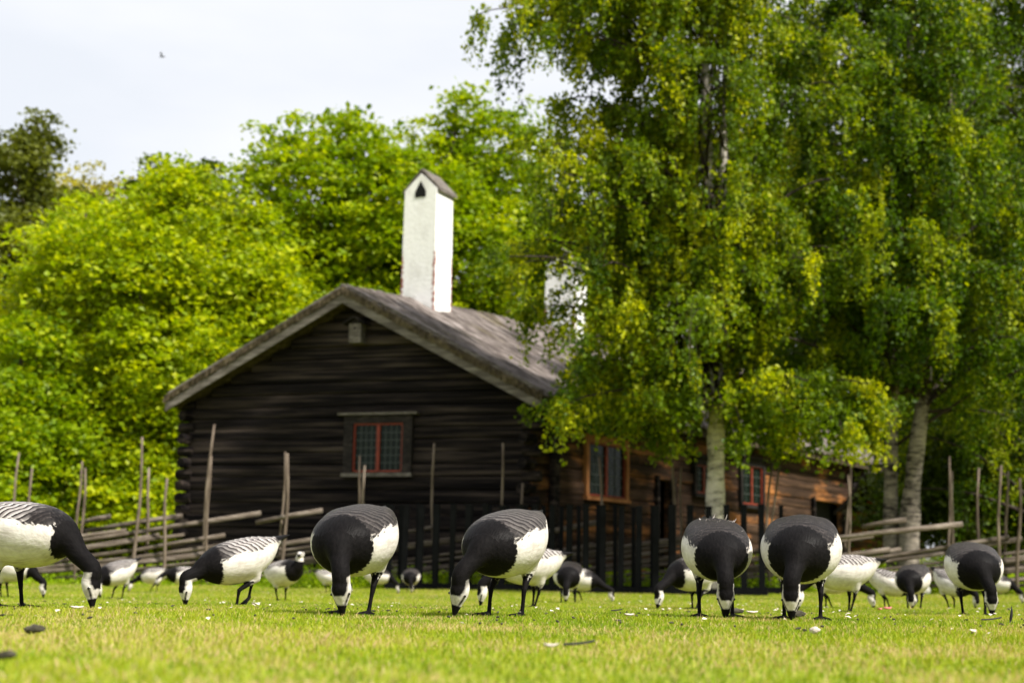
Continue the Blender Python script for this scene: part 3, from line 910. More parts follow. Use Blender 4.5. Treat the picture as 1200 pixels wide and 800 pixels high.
# bird box under the ridge
bp = pix(415, 388, K[1] + g[1] * A0 - .15)
bb = hp(A0 - .12, 0, 0)
bx, by = bb[0] + ng[0] * .20, bb[1] + ng[1] * .20
bz = pix(415, 402, by)[2]
bh = empty('bird_box', (bx, by, bz)); tag(bh, 'small grey nesting box hanging high on the dark gable', 'nesting box')
e1 = -g; e2 = -ng
def Bx(mb, xa, xb, ya, yb, za, zb):
    f = lambda x, y, z: np.array([e1[0] * x + e2[0] * y, e1[1] * x + e2[1] * y, z])
    o = f(xa, ya, za); mb.frame(o, f(xb, ya, za) - o, f(xa, yb, za) - o, (0, 0, zb - za))
mb = MB(); Bx(mb, -.13, .13, -.10, .12, 0, .38); mb.build('box', M['grey_wood'], bh)
mb = MB()
for s in (-1, 1):
    f = lambda x, y, z: np.array([e1[0] * x + e2[0] * y, e1[1] * x + e2[1] * y, z])
    a, b, c, d = f(0, -.18, .50), f(s * .24, -.18, .36), f(s * .24, .13, .36), f(0, .13, .50); th = np.array([0, 0, .03])
    mb.add([a, b, c, d, a + th, b + th, c + th, d + th], [(0, 1, 2, 3), (7, 6, 5, 4), (0, 4, 5, 1), (1, 5, 6, 2), (2, 6, 7, 3), (3, 7, 4, 0)])
a, b, c = [np.array([e1[0] * x + e2[0] * -.098, e1[1] * x + e2[1] * -.098, z]) for x, z in ((-.13, .38), (.13, .38), (0, .49))]
mb.add([a, b, c, a - np.array([*(ng * .1), 0]), b - np.array([*(ng * .1), 0]), c - np.array([*(ng * .1), 0])], [(0, 1, 2), (5, 4, 3), (0, 3, 4, 1), (1, 4, 5, 2), (2, 5, 3, 0)])
mb.build('roof', M['dark_wood'], bh)
mb = MB(); v, f = tube([f(0, -.104, .29), f(0, -.10 + .0, .29)], .028, 10); Bx(mb, -.022, .022, -.106, -.101, .27, .315); mb.build('entrance_hole', M['hollow'], bh)

# porch gable at the far end of the long house, with its curved white roof edge and red cloth
pr = hp(0, LEN - 2.4, ZB); po = empty('porch', tuple(pr)); tag(po, 'small log porch at the far end of the house, half hidden behind the twin birch', 'porch')
def PP(x, y, z): return np.array([u[0] * x + ns_[0] * y, u[1] * x + ns_[1] * y, z])
mb = MB()
for i in range(9): mb.frame(PP(0, .15, i * .23 + .0), PP(0, 1.2, 0), PP(.16, 0, 0), (0, 0, .222)); mb.frame(PP(.2, 1.35, i * .23), PP(2.3, 0, 0), PP(0, .16, 0), (0, 0, .222))
mb.build('log_wall', M['brown_logs'], po)
mb = MB()
for s in (-1, 1):
    n = 8; V = []
    for k in range(n + 1):
        y = .75 + s * .95 * k / n; z = 3.1 - 1.15 * (k / n) - .15 * math.sin(k / n * 3.14)
        V += [PP(-.4, y, z), PP(2.7, y, z), PP(2.7, y, z + .14), PP(-.4, y, z + .14)]
    mb.add(V, [(k * 4 + b, k * 4 + (b + 1) % 4, k * 4 + 4 + (b + 1) % 4, k * 4 + 4 + b) for k in range(n) for b in range(4)] + [(0, 1, 2, 3), tuple(range(4 * n, 4 * n + 4))])
mb.build('porch_roof', M['dark_wood'], po)
rp = pix(1018, 592, 41.5)
mb = MB(); V = []
for k in range(9):
    z = .62 * k / 8; w = .05 + .02 * math.sin(k * 1.7); o = .03 * math.sin(k * 1.1)
    V += [(o - w, .02 * math.sin(k), z), (o + w, -.02 * math.sin(k), z), (o + w, .02 - .02 * math.sin(k), z), (o - w, .02 + .02 * math.sin(k), z)]
mb.add(V, [(k * 4 + b, k * 4 + (b + 1) % 4, k * 4 + 4 + (b + 1) % 4, k * 4 + 4 + b) for k in range(8) for b in range(4)] + [(0, 1, 2, 3), (32, 33, 34, 35)])
tag(mb.build('red_streamer', M['red_cloth'], None, tuple(rp)), 'bright red cloth streamer hanging near the far porch', 'streamer')

# ------------------------------------------------------------------ round-pole fence
def pole_fence():
    O = (0, 25.2, float(gz(0, 25.2)))
    fe = empty('pole_fence', O); tag(fe, 'long grey round-pole fence of slanting rails tied between pairs of stakes', 'fence')
    O = np.array(O)
    fy = lambda x: 25.2 + .06 * (-x if x < 0 else -x * .9)
    x = -15.0
    nrail = 0
    while x < 12.5:
        ln = random.uniform(4.6, 6.4); rise = ln * random.uniform(.125, .155)
        x1 = x + ln
        y0, y1 = fy(x) + random.uniform(-.05, .05), fy(x1) + random.uniform(-.05, .05)
        z0 = float(gz(x, y0)) + random.uniform(.08, .2)
        n = 8; pts = []
        for k in range(n):
            q = k / (n - 1)
            pts.append((x + ln * q, y0 + (y1 - y0) * q, z0 + rise * q - .05 * math.sin(q * 3.14) + random.uniform(-.012, .012)))
        r = random.uniform(.026, .044)
        mb = MB(); mb.tube(np.array(pts) - O, np.linspace(r * .75, r * 1.1, n) * (1 + rng.uniform(-.08, .08, n)), 8)
        mb.build('rail', M['pole'], fe, smooth=True); nrail += 1
        x += random.uniform(.50, .68) if x < 2 else random.uniform(.36, .5)
    # a few higher rails whose butt ends show
    for (xa, ya, xb, yb, Y) in ((95, 612, 129, 605, 26.2), (100, 634, 306, 601, 25.8), (100, 622, 214, 604, 26.3), (300, 612, 378, 598, 25.5), (930, 636, 1128, 614, 24.3), (1010, 617, 1062, 609, 24.9), (560, 640, 700, 612, 25.0)):
        a, b = pix(xa, ya, Y), pix(xb, yb, Y - .1)
        mb = MB(); mb.tube([a - O, (a + b) / 2 - O + np.array([0, 0, .012]), b - O], [.038, .044, .050], 9); mb.build('rail', M['pole'], fe, smooth=True)
    # stakes: foot px, top px, top py
    S = [(10, 22, 530), (30, 36, 548), (86, 95, 540), (92, 100, 548), (155, 168, 512), (168, 176, 548), (190, 196, 560), (234, 250, 497), (241, 246, 534), (327, 334, 529), (331, 338, 531),
         (417, 423, 534), (423, 428, 545), (507, 508, 519), (592, 588, 519), (599, 612, 566), (706, 703, 535), (790, 789, 536), (796, 799, 548), (892, 905, 540), (898, 912, 545),
         (989, 996, 545), (996, 994, 556), (1108, 1114, 534), (1113, 1117, 552), (1145, 1147, 548), (1170, 1172, 545), (1178, 1180, 552), (1192, 1195, 560), (1230, 1236, 530), (1238, 1242, 540), (-50, -38, 520), (-42, -34, 535)]
    for i, (fx, tx, ty) in enumerate(S):
        X = (fx - 600) / F * 25
        Y = fy(X) + (-.14 if i % 2 == 0 else .14)
        a = pix(fx, 690, Y); a[2] = float(gz(a[0], Y)) - .1
        b = pix(tx, ty, Y + random.uniform(-.1, .1))
        n = 6; r0 = random.uniform(.028, .036)
        pts = [a + (b - a) * k / (n - 1) + np.array([.025 * math.sin(k * 1.3 + i), 0, 0]) for k in range(n)]
        mb = MB(); mb.tube(np.array(pts) - O, np.linspace(r0, r0 * .62, n), 7)
        o = mb.build('stake', M['stake'], fe, smooth=True)
pole_fence()

# ------------------------------------------------------------------ black picket fences (two parallel rows)
def picket(x0, x1, Ya, Yb, sp, wid, hgt, label, phase=0.0):
    A = pix(x0, 680, Ya); B = pix(x1, 680, Yb)
    A[2] = gz(A[0], Ya); B[2] = gz(B[0], Yb)
    L = np.linalg.norm((B - A)[:2]); d = (B - A) / L; d2 = np.array([d[0], d[1], 0]); d2 /= np.linalg.norm(d2); nn = np.array([d2[1], -d2[0], 0])
    fe = empty('picket_fence', tuple(A)); tag(fe, label, 'fence', 'black picket fences in front of the log house')
    s = phase
    def G(s_): 
        p = A + d2 * s_; return float(gz(p[0], p[1])) - A[2]
    i = 0
    while s < L:
        w = wid * random.uniform(.92, 1.08); h = hgt * random.uniform(.985, 1.015)
        mb = MB(); z = G(s) + .02
        o = d2 * s + np.array([0, 0, z]); tl = d2 * random.uniform(-.01, .01)
        mb.frame(o, d2 * w, nn * .045, np.array([tl[0], tl[1], h]))
        # slanted little cap
        oc = o + tl + np.array([0, 0, h + .0]) - d2 * .006 - nn * .004
        mb.add([oc, oc + d2 * (w + .012), oc + d2 * (w + .012) + nn * .053, oc + nn * .053, oc + np.array([0, 0, .02]), oc + d2 * (w + .012) + np.array([0, 0, .02]), oc + d2 * (w + .012) + nn * .053 + np.array([0, 0, .035]), oc + nn * .053 + np.array([0, 0, .035])],
               [(0, 3, 2, 1), (4, 5, 6, 7), (0, 1, 5, 4), (1, 2, 6, 5), (2, 3, 7, 6), (3, 0, 4, 7)])
        mb.build('picket', M['black_paint'], fe)
        s += sp * random.uniform(.96, 1.04); i += 1
    for z0, hh, th, nm in ((.0, .11, .10, 'base_beam'), (hgt * .45, .03, .02, 'crossbar')):
        mb = MB(); n = 8
        for k in range(n):
            sa, sb = L * k / n, L * (k + 1) / n
            o = d2 * sa + np.array([0, 0, G(sa) + z0]) - nn * (.07 if nm == 'crossbar' else .03) ; e = d2 * sb + np.array([0, 0, G(sb) + z0]) - nn * (.07 if nm == 'crossbar' else .03)
            mb.frame(o, (e - o) * .998, nn * th, (0, 0, hh))
        if nm == 'base_beam': mb.build(nm, M['black_paint'], fe)
picket(452, 900, 24.3, 22.6, .285, .095, 1.36, 'nearer row of black square pickets on a low black beam')
picket(440, 915, 25.0, 23.7, .31, .07, 1.38, 'farther row of black square pickets seen through the gaps of the nearer row', .1)

# ------------------------------------------------------------------ weeds along the fences
def weeds(name, label, xr, yr, n, hgt, size, mat, seed):
    r = np.random.default_rng(seed)
    nc = n // 40
    cx = r.uniform(*xr, nc); cy = r.uniform(*yr, nc); ch = hgt * r.uniform(.25, 1.0, nc) ** 1.3
    k = 40
    x = np.repeat(cx, k) + r.normal(size=nc * k) * .12; y = np.repeat(cy, k) + r.normal(size=nc * k) * .12
    z = gz(x, y) + r.random(nc * k) * np.repeat(ch, k)
    c = np.stack([x, y, z], -1)
    me = leaf_mesh(name, c, size, up=.8, var=np.repeat(r.random(nc), k) * .6 + r.random(nc * k) * .4)
    tag(link(name, me, M[mat]), label, 'undergrowth', kind='stuff')
weeds('undergrowth', 'leafy green weeds growing behind the pole fence before the house', (-13, 13), (25.9, 27.0), 30000, .42, .07, 'weed', 3)
weeds('undergrowth', 'low green weeds along the foot of the pole fence', (-12, 12), (24.9, 26.0), 26000, .18, .05, 'weed', 4)
weeds('undergrowth', 'tall leafy weeds right of the log house under the twin birch', (5, 16), (25.5, 29.0), 30000, .75, .08, 'weed', 5)
weeds('undergrowth', 'bright grass tufts between the black pickets and the pole fence', (-4, 5.5), (24.6, 25.1), 16000, .34, .05, 'weed', 8)
# boulders by the right pole fence
for i, (px, Y, s, lab) in enumerate(((1075, 27.0, .50, 'large grey boulder behind the pole fence below the twin birch'), (1065, 24.6, .26, 'smaller grey stone low between the rails by the twin birch'))):
    p = pix(px, 680, Y); p[2] = gz(p[0], Y)
    import bmesh
    bm = bmesh.new(); bmesh.ops.create_icosphere(bm, subdivisions=4, radius=s)
    for v in bm.verts:
        c = v.co; q = 1 + .14 * math.sin(c.x * 7 + i) * math.sin(c.y * 6 + 1) + .09 * math.sin(c.z * 13 + c.x * 9)
        v.co = Vector((c.x * q * 1.25, c.y * q, c.z * q * .85 + s * .35))
    me = bpy.data.meshes.new('boulder'); bm.to_mesh(me); bm.free(); me.polygons.foreach_set('use_smooth', [True] * len(me.polygons))
    tag(link('boulder', me, M['stone'], None, tuple(p)), lab, 'boulder')

# ------------------------------------------------------------------ geese
def goose_mat():
    m, t, out = newmat('goose_plumage')
    A = lambda n: N(t, 'ShaderNodeAttribute', attribute_name=n)
    dark, back, bco, soot = A('dark').outputs['Fac'], A('back').outputs['Fac'], A('bco').outputs['Vector'], A('soot').outputs['Fac']; en = A('en').outputs['Fac']
    fine = noise(t, 120, 4, vec=bco, stretch=(.16, 1, .7)); med = noise(t, 22, 4, vec=bco, stretch=(.5, 1, 1))
    sep = t.nodes.new('ShaderNodeSeparateXYZ'); t.links.new(bco, sep.inputs[0])
    x, y, z = sep.outputs
    edge = lambda src, w, nz_: math_(t, 'ADD', math_(t, 'MULTIPLY', math_(t, 'ADD', src, math_(t, 'MULTIPLY', math_(t, 'SUBTRACT', fine, .5), math_(t, 'MULTIPLY', en, nz_))), w), .5, clamp=True)
    fdark, fback = edge(dark, 190, .034), edge(back, 110, .06)
    # barred back: scalloped rows of feathers
    ay = math_(t, 'ABSOLUTE', y)
    rows = math_(t, 'ADD', math_(t, 'MULTIPLY', x, 1.0), math_(t, 'MULTIPLY', z, -.75))
    sc1 = math_(t, 'ABSOLUTE', math_(t, 'SINE', math_(t, 'MULTIPLY', math_(t, 'ADD', ay, math_(t, 'MULTIPLY', z, .8)), 62)))
    rows = math_(t, 'ADD', rows, math_(t, 'MULTIPLY', sc1, .007))
    rows = math_(t, 'ADD', rows, math_(t, 'MULTIPLY', med, .030))
    fr = math_(t, 'FRACT', math_(t, 'MULTIPLY', rows, 38))
    bars = ramp(t, fr, [(0, (.62, .58, .54)), (.08, (.58, .54, .50)), (.13, (.016, .013, .013)), (.38, (.020, .016, .015)), (.56, (.17, .15, .145)), (.95, (.36, .33, .315)), (1, (.62, .58, .54))]).outputs[0]
    # the mantle close to the neck is sooty brown with only thin pale edges
    sooty = ramp(t, math_(t, 'ADD', math_(t, 'MULTIPLY', fr, .6), math_(t, 'MULTIPLY', fine, .5)), [(.22, (.045, .037, .033)), (.36, (.014, .011, .0105)), (.6, (.007, .0055, .0055)), (.85, (.020, .016, .015))]).outputs[0]
    vo = N(t, 'ShaderNodeTexVoronoi', Scale=44.0, feature='DISTANCE_TO_EDGE'); vm = t.nodes.new('ShaderNodeMapping'); vm.inputs['Scale'].default_value = (.62, 1, .9)
    t.links.new(bco, vm.inputs[0]); t.links.new(vm.outputs[0], vo.inputs[0]); ve = vo.outputs['Distance']
    brk = ramp(t, noise(t, 30, 3, vec=bco), [(.46, (0, 0, 0)), (.60, (1, 1, 1))]).outputs[0]
    lines = math_(t, 'MULTIPLY', ramp(t, ve, [(.0, (1, 1, 1)), (.045, (.35, .35, .35)), (.09, (0, 0, 0))]).outputs[0], brk)
    sooty = mixc(t, math_(t, 'MULTIPLY', lines, .22), sooty, (.16, .135, .125))
    bars = mixc(t, math_(t, 'MULTIPLY', ramp(t, noise(t, 26, 3, vec=bco), [(.5, (0, 0, 0)), (.62, (1, 1, 1))]).outputs[0], .32), bars, (.10, .085, .08))
    fs = math_(t, 'ADD', math_(t, 'MULTIPLY', math_(t, 'ADD', x, math_(t, 'MULTIPLY', math_(t, 'SUBTRACT', med, .5), .12)), 16), -.9, clamp=True)
    fs = math_(t, 'MAXIMUM', fs, soot)
    bars = mixc(t, fs, bars, sooty)
    tailm = math_(t, 'MULTIPLY', math_(t, 'SUBTRACT', -.205, x), 60, clamp=True)
    white = ramp(t, math_(t, 'ADD', math_(t, 'MULTIPLY', med, .6), math_(t, 'MULTIPLY', fine, .4)), [(.3, (.32, .285, .25)), (.5, (.52, .485, .45)), (.7, (.63, .60, .57))]).outputs[0]
    # faint grey flank bars
    fb = math_(t, 'FRACT', math_(t, 'MULTIPLY', math_(t, 'ADD', math_(t, 'ADD', x, math_(t, 'MULTIPLY', z, .35)), math_(t, 'MULTIPLY', med, .02)), 30))
    white = mixc(t, ramp(t, fb, [(.55, (0, 0, 0)), (.8, (.28, .28, .28)), (1, (0, 0, 0))]).outputs[0], white, (.40, .36, .33))
    black = ramp(t, fine, [(.3, (.0028, .0024, .0026)), (.7, (.0065, .0055, .0058))]).outputs[0]
    c = mixc(t, fback, white, bars)
    c = mixc(t, fdark, c, black)
    h = math_(t, 'ADD', math_(t, 'MULTIPLY', fine, 1.3), math_(t, 'MULTIPLY', math_(t, 'MULTIPLY', fr, fback), .35))
    p = bsdf(t, out, c, math_(t, 'SUBTRACT', .72, math_(t, 'MULTIPLY', fback, .22)), .08, bump(t, h, .003, .5))
    t.links.new(math_(t, 'ADD', .06, math_(t, 'MULTIPLY', math_(t, 'MULTIPLY', fback, math_(t, 'SUBTRACT', 1.0, fdark)), .07)), p.inputs['Specular IOR Level'])
    
    return m
M['goose'] = goose_mat()
M['eye'] = flat('goose_eye', (.004, .003, .003), .08, .6)

def ring_loft(st, k=24):
    """st rows: centre xyz, forward dir is x: half width, up, down, offset y"""
    V = []; ang = np.arange(k) * 2 * np.pi / k
    for (x, y, z, w, hu, hd) in st:
        c, s = np.cos(ang), np.sin(ang)
        V.append(np.stack([np.full(k, x), y + w * c, z + np.where(s > 0, hu, hd) * s], -1))
    n = len(st); V = np.concatenate(V)
    Fc = [(i * k + j, i * k + (j + 1) % k, (i + 1) * k + (j + 1) % k, (i + 1) * k + j) for i in range(n - 1) for j in range(k)]
    Fc += [tuple(range(k - 1, -1, -1)), tuple(range((n - 1) * k, n * k))]
    return V, Fc
def resample(st, n):
    st = np.array(st, float); s = np.arange(len(st)); q = np.linspace(0, len(st) - 1, n)
    # Catmull-Rom through the stations
    out = []
    for v in q:
        i = min(int(v), len(st) - 2); f = v - i
        p0, p1, p2, p3 = st[max(i - 1, 0)], st[i], st[i + 1], st[min(i + 2, len(st) - 1)]
        out.append(.5 * ((2 * p1) + (-p0 + p2) * f + (2 * p0 - 5 * p1 + 4 * p2 - p3) * f * f + (-p0 + 3 * p1 - 3 * p2 + p3) * f ** 3))
    return np.array(out)
BODY = [(-.275, 0, .030, .018, .004, .004), (-.245, 0, .030, .034, .010, .010), (-.205, 0, .024, .050, .026, .030), (-.165, 0, .012, .082, .058, .068),
        (-.10, 0, .004, .116, .088, .102), (-.03, 0, .0, .138, .104, .122), (.04, 0, .0, .143, .110, .125), (.10, 0, .002, .132, .106, .115),
        (.15, 0, .004, .112, .092, .095), (.19, 0, .006, .084, .070, .070), (.215, 0, .008, .052, .044, .044), (.226, 0, .008, .020, .018, .018)]
WING = [(-.300, .010, .040, .004, .003, .003), (-.265, .018, .042, .014, .008, .008), (-.215, .030, .042, .026, .018, .020), (-.155, .048, .036, .042, .036, .042),
        (-.08, .064, .030, .056, .056, .060), (.0, .070, .026, .062, .066, .064), (.07, .066, .024, .050, .056, .054), (.11, .06, .024, .032, .036, .036), (.125, .056, .024, .01, .012, .012)]

def make_goose_mesh(pose, voxel=.005):
    """pose: bz body height, pitch (deg, nose down +), neck control points (world-ish local frame), head pos, bill dir, feet [(x,y,z,bend)]"""
    mb = MB()
    cp, sp = math.cos(R(pose['pitch'])), math.sin(R(pose['pitch']))
    rl = R(pose.get('roll', 0)); cr_, sr_ = math.cos(rl), math.sin(rl)
    Rb = np.array([[cp, 0, sp], [0, 1, 0], [-sp, 0, cp]]) @ np.array([[1, 0, 0], [0, cr_, -sr_], [0, sr_, cr_]])
    ob = np.array([0, 0, pose['bz']]); fat = pose.get('fat', 1.0)
    tb = lambda P: (np.asarray(P, float) * np.array([1, fat, fat])) @ Rb.T + ob
    V, Fc = ring_loft(resample(BODY, 34), 28); mb.add(tb(V), Fc)
    for s in (1, -1):
        w = resample(WING, 26); w[:, 1] *= s
        V, Fc = ring_loft(w, 18)
        if s < 0: Fc = [tuple(reversed(q)) for q in Fc]
        mb.add(tb(V), Fc)
    # neck
    head = np.array(pose['head'], float); bd = np.array(pose['bill'], float); bd /= np.linalg.norm(bd)
    n0 = tb([(.09, 0, .015)])[0]; n1 = tb([(.185, 0, .02)])[0]
    nk = [n0, n1] + [np.array(q, float) for q in pose['neck']] + [head - bd * .012]
    ctl = np.array([np.append(q, r) for q, r in zip(nk, pose.get('nr', [.060, .052] + list(np.linspace(.036, .031, len(pose['neck']))) + [.029]))])
    NP = resample(ctl, 22)
    v, f = tube(NP[:, :3], NP[:, 3], 16); mb.add(v, f)
    # head: stretched egg, frame bd / lat / up
    upg = np.array(pose.get('crown', (1, 0, .3)), float); upg -= bd * upg.dot(bd); upg /= np.linalg.norm(upg); lat = np.cross(upg, bd)
    HF = np.stack([bd, lat, upg])
    hs = [(-.040, 0, 0, .012, .012, .012), (-.030, 0, .0, .022, .022, .021), (-.012, 0, .001, .0285, .029, .027), (.008, 0, .0, .028, .028, .0255), (.026, 0, -.002, .0215, .021, .020), (.040, 0, -.005, .0155, .0145, .013),
          (.055, 0, -.007, .0125, .010, .010), (.072, 0, -.009, .0095, .007, .0075), (.082, 0, -.010, .004, .003, .004)]
    V, Fc = ring_loft(resample(hs, 22), 16); V = V * 1.12; mb.add(V @ HF + head, Fc)
    # legs and webbed feet
    legs = []
    for (hx, sy, fx, fy_, fz, ax, az, yaw, flatf) in pose['feet']:
        hip = tb([(hx, sy * .062, -.072)])[0]; hip2 = tb([(hx - .005, sy * .058, -.12)])[0]
        ank = np.array([ax, (hip2[1] + fy_) / 2 + sy * .004, az]); ft = np.array([fx, fy_, fz + .012])
        v, f = tube([hip, hip2, ank * .45 + hip2 * .55, ank], [.045, .030, .014, .0095], 10); mb.add(v, f)
        v, f = tube([ank + (ank - ft) * .04, ank * .6 + ft * .4, ft, ft - np.array([0, 0, .006])], [.0105, .0072, .0080, .009], 8); mb.add(v, f)
        cy_, sy_ = math.cos(yaw), math.sin(yaw)
        def T(a, r, z): # toe point in foot frame; flatf: foot pitch
            x = r * math.cos(a); y = r * math.sin(a)
            if flatf: 
                zz = z - x * math.sin(flatf); x = x * math.cos(flatf)
            else: zz = z
            return np.array([ft[0] + x * cy_ - y * sy_, ft[1] + x * sy_ + y * cy_, ft[2] - .012 + zz])
        zt = .008
        for a, r in ((-.48, .070), (0, .080), (.48, .070)):
            v, f = tube([T(0, -.004, zt + .004), T(a, r * .5, zt + .002), T(a, r * .85, zt), T(a, r, zt - .002)], [.008, .0068, .0064, .004], 7); mb.add(v, f)
        v, f = tube([T(0, 0, zt + .004), T(3.14, .018, zt)], [.006, .004], 6); mb.add(v, f)
        top = [T(0, .002, zt + .004), T(-.46, .062, zt + .002), T(-.22, .060, zt + .002), T(0, .072, zt + .002), T(.22, .060, zt + .002), T(.46, .062, zt + .002)]
        bot = [q - np.array([0, 0, .006]) for q in top]
        mb.add(top + bot, [(0, 1, 2, 3, 4, 5), (11, 10, 9, 8, 7, 6)] + [(i, i + 6, (i + 1) % 6 + 6, (i + 1) % 6) for i in range(6)])
        legs.append((hip2, ank, ft))
    me = mesh('barnacle_goose', np.concatenate(mb.v), mb.f)
    o = bpy.data.objects.new('tmp', me); col.objects.link(o)
    md = o.modifiers.new('r', 'REMESH'); md.mode = 'VOXEL'; md.voxel_size = voxel; md.adaptivity = 0
    dg = bpy.context.evaluated_depsgraph_get(); dg.update()
    me2 = bpy.data.meshes.new_from_object(o.evaluated_get(dg)); bpy.data.objects.remove(o); bpy.data.meshes.remove(me)
    n = len(me2.vertices); v = np.empty(n * 3, np.float32); me2.vertices.foreach_get('co', v); v = v.reshape(-1, 3).astype(float)
    e = np.empty(len(me2.edges) * 2, np.int32); me2.edges.foreach_get('vertices', e); e = e.reshape(-1, 2)
    inv = np.array([1, 1 / fat, 1 / fat])
    bc = ((v - ob) @ Rb) * inv
    # distances
    def dseg(P, a, b):
        ab = b - a; t = np.clip(((P - a) @ ab) / (ab @ ab + 1e-12), 0, 1); return np.linalg.norm(P - a - t[:, None] * ab, axis=1)
    dleg = np.full(n, 9.0)
    for hip, ank, ft in legs:
        dleg = np.minimum(dleg, np.minimum(dseg(v, hip, ank), dseg(v, ank, ft)))
        dleg = np.minimum(dleg, np.linalg.norm(v - ft, axis=1) - .085)
    dneck = np.full(n, 9.0); tn = np.zeros(n)
    for i in range(len(NP) - 1):
        d = dseg(v, NP[i, :3], NP[i + 1, :3]) - NP[i, 3]
        tn = np.where(d < dneck, i, tn); dneck = np.minimum(dneck, d)
    hl = (v - head) @ HF.T / 1.12
    dhead = np.linalg.norm(hl * np.array([.8, 1, 1]), axis=1) - .034
    dbody = np.linalg.norm(bc / np.array([.26, .15, .12]), axis=1)
    # smoothing: strong where neck, wings and body meet, none on legs, bill and tips
    w = np.clip((dleg - .016) / .02, 0, 1) * np.clip((dhead - .0) / .03, .06, 1) * np.clip((bc[:, 0] + .29) / .04, .1, 1)
    cnt = np.bincount(e.ravel(), minlength=n)[:, None]
    for _ in range(int(26 * (.005 / voxel) ** 2)):
        s = np.zeros_like(v)
        for k in range(3):
            s[:, k] = np.bincount(e[:, 0], v[e[:, 1], k], n) + np.bincount(e[:, 1], v[e[:, 0], k], n)
        v += .6 * w[:, None] * (s / cnt - v)
    bc = ((v - ob) @ Rb) * inv; hl = (v - head) @ HF.T / 1.12
    me2.vertices.foreach_set('co', v.astype(np.float32).ravel())
    # colour regions as signed distances (positive = inside)
    breast = pose.get('br', .116) - np.linalg.norm((bc - np.array(pose.get('bcen', (.205, 0, .012)))) * np.array([1, 1.0, .95]), axis=1)
    neckm = np.where((tn > 1) & (dneck < .02), np.minimum(.02 - dneck, .01) * np.clip((bc[:, 0] - pose.get('nx', .12)) * 20, -1, 1) ** 1, -.05)
    neckm = np.where(tn > 7, .02 - dneck, neckm)
    legm = .019 - dleg
    legm = np.where(v[:, 2] > pose['bz'] - .115 * fat, -.02 + 0 * legm, legm)
    wingz = .038 + .10 * np.clip(bc[:, 0] - .02, 0, .1) - .10 * np.clip(-bc[:, 0] - .10, 0, .12) + .008 * np.sin(bc[:, 0] * 34)
    back = bc[:, 2] - wingz
    back = np.where(bc[:, 0] > .2, -.02, back)
    tail = np.minimum(-.222 - bc[:, 0] + np.where(np.abs(bc[:, 1]) < .06, 0, -.05), .05)
    tail = np.where((bc[:, 2] < .0), tail - .01, tail)
    # primaries: black wing tips
    prim = np.minimum(-.185 - bc[:, 0], bc[:, 2] - .035)
    dark = np.maximum.reduce([breast, neckm, legm, tail, prim])
    # head: white face
    hx, hy, hz = hl.T; ahy = np.abs(hy)
    face = np.minimum.reduce([hx + .042 - .35 * np.clip(hz, -.03, .03), .040 - hx, .062 - np.linalg.norm(hl, axis=1)])
    cap = np.minimum((.016 - hx) + 0 * hx, hz - .010 - .0 * ahy + .25 * np.clip(.0 - hx, 0, .03))
    cap = np.minimum(cap, .0235 - ahy - .25 * np.clip(hx, 0, .03) * 2)
    lore = np.full(n, -9.0)
    for s in (1, -1):
        lore = np.maximum(lore, .0042 - dseg(hl, np.array([.042, s * .013, .004]), np.array([.012, s * .026, .010])))
    face = np.minimum(face, -np.maximum(cap, lore))
    inhead = np.linalg.norm(hl * np.array([.9, 1, 1]), axis=1) < .062
    dark = np.where(inhead | ((hx > .035) & (np.abs(hx) < .09) & (ahy < .03) & (np.abs(hz) < .03)), -face, dark)
    attr(me2, 'dark', dark); attr(me2, 'back', back); attr(me2, 'bco', bc, 'FLOAT_VECTOR'); attr(me2, 'en', np.where(inhead, .22, 1.0)); attr(me2, 'soot', np.full(n, pose.get('soot', 0.0)))
    me2.polygons.foreach_set('use_smooth', [True] * len(me2.polygons))
    me2.materials.clear(); me2.materials.append(M['goose']); me2.name = 'barnacle_goose'
    me2.update()
    eyes = [head + 1.12 * np.array([.010, s * .0262, .0095]) @ HF for s in (1, -1)]
    return me2, eyes

def stand(spread=.05, fx=.0, stride=0.0, bz=.27):
    return [(-.02, 1, fx + stride, spread, 0, fx - .005 + stride * .4 - .01, .095, .12, 0), (-.02, -1, fx - stride, -spread, 0, fx - .015 - stride * .5, .095, -.12, 0)]
def graze(hx=.27, hy=0.0, bill=(.12, 0, -1), pitch=14, bz=.262, hz=.086, feet=None, crown=None, roll=0, fat=1.0, soot=0.0):
    hd = (hx, hy, hz)
    return dict(pitch=pitch, bz=bz, roll=roll, fat=fat, soot=soot, neck=[(.232 + (hx - .27) * .5, hy * .45, bz - .075), (hx + .002, hy * .9, hz + .058)], head=hd, bill=bill,
                crown=crown or (1, .0, .2), feet=feet or stand())
POSES = {}
POSES['side_low'] = graze(hx=.315, hz=.088, bill=(.30, 0, -1), pitch=8, bz=.268, feet=stand(.045, -.02, .012), fat=.97)
POSES['side_low'].update(br=.080, bcen=(.225, 0, .0), nx=.172)
POSES['reach'] = graze(hx=.35, hy=.04, hz=.080, bill=(.45, .1, -1), pitch=11, bz=.255, feet=stand(.05, .01, .028))
POSES['reach'].update(br=.10, nx=.14)
POSES['tucked'] = graze(hx=.235, hy=.05, bill=(-.15, .12, -1), pitch=20, bz=.255, hz=.09, feet=stand(.05, -.01, -.02), fat=.95, soot=.3)
POSES['half_up'] = dict(graze(hx=.36, hy=.02, pitch=4, feet=stand(.05, 0, .02)), neck=[(.25, .0, .28), (.32, .01, .24)], head=(.365, .02, .19), bill=(.8, .1, -.75), crown=(.2, 0, 1))
POSES['walk'] = dict(graze(hx=.285, hz=.084, bill=(.10, 0, -1), pitch=17, bz=.232,
                     feet=[(-.02, 1, .035, .045, 0, .03, .085, .1, 0), (-.05, -1, -.085, -.04, .032, -.105, .115, -.1, .75)]), fat=.90)
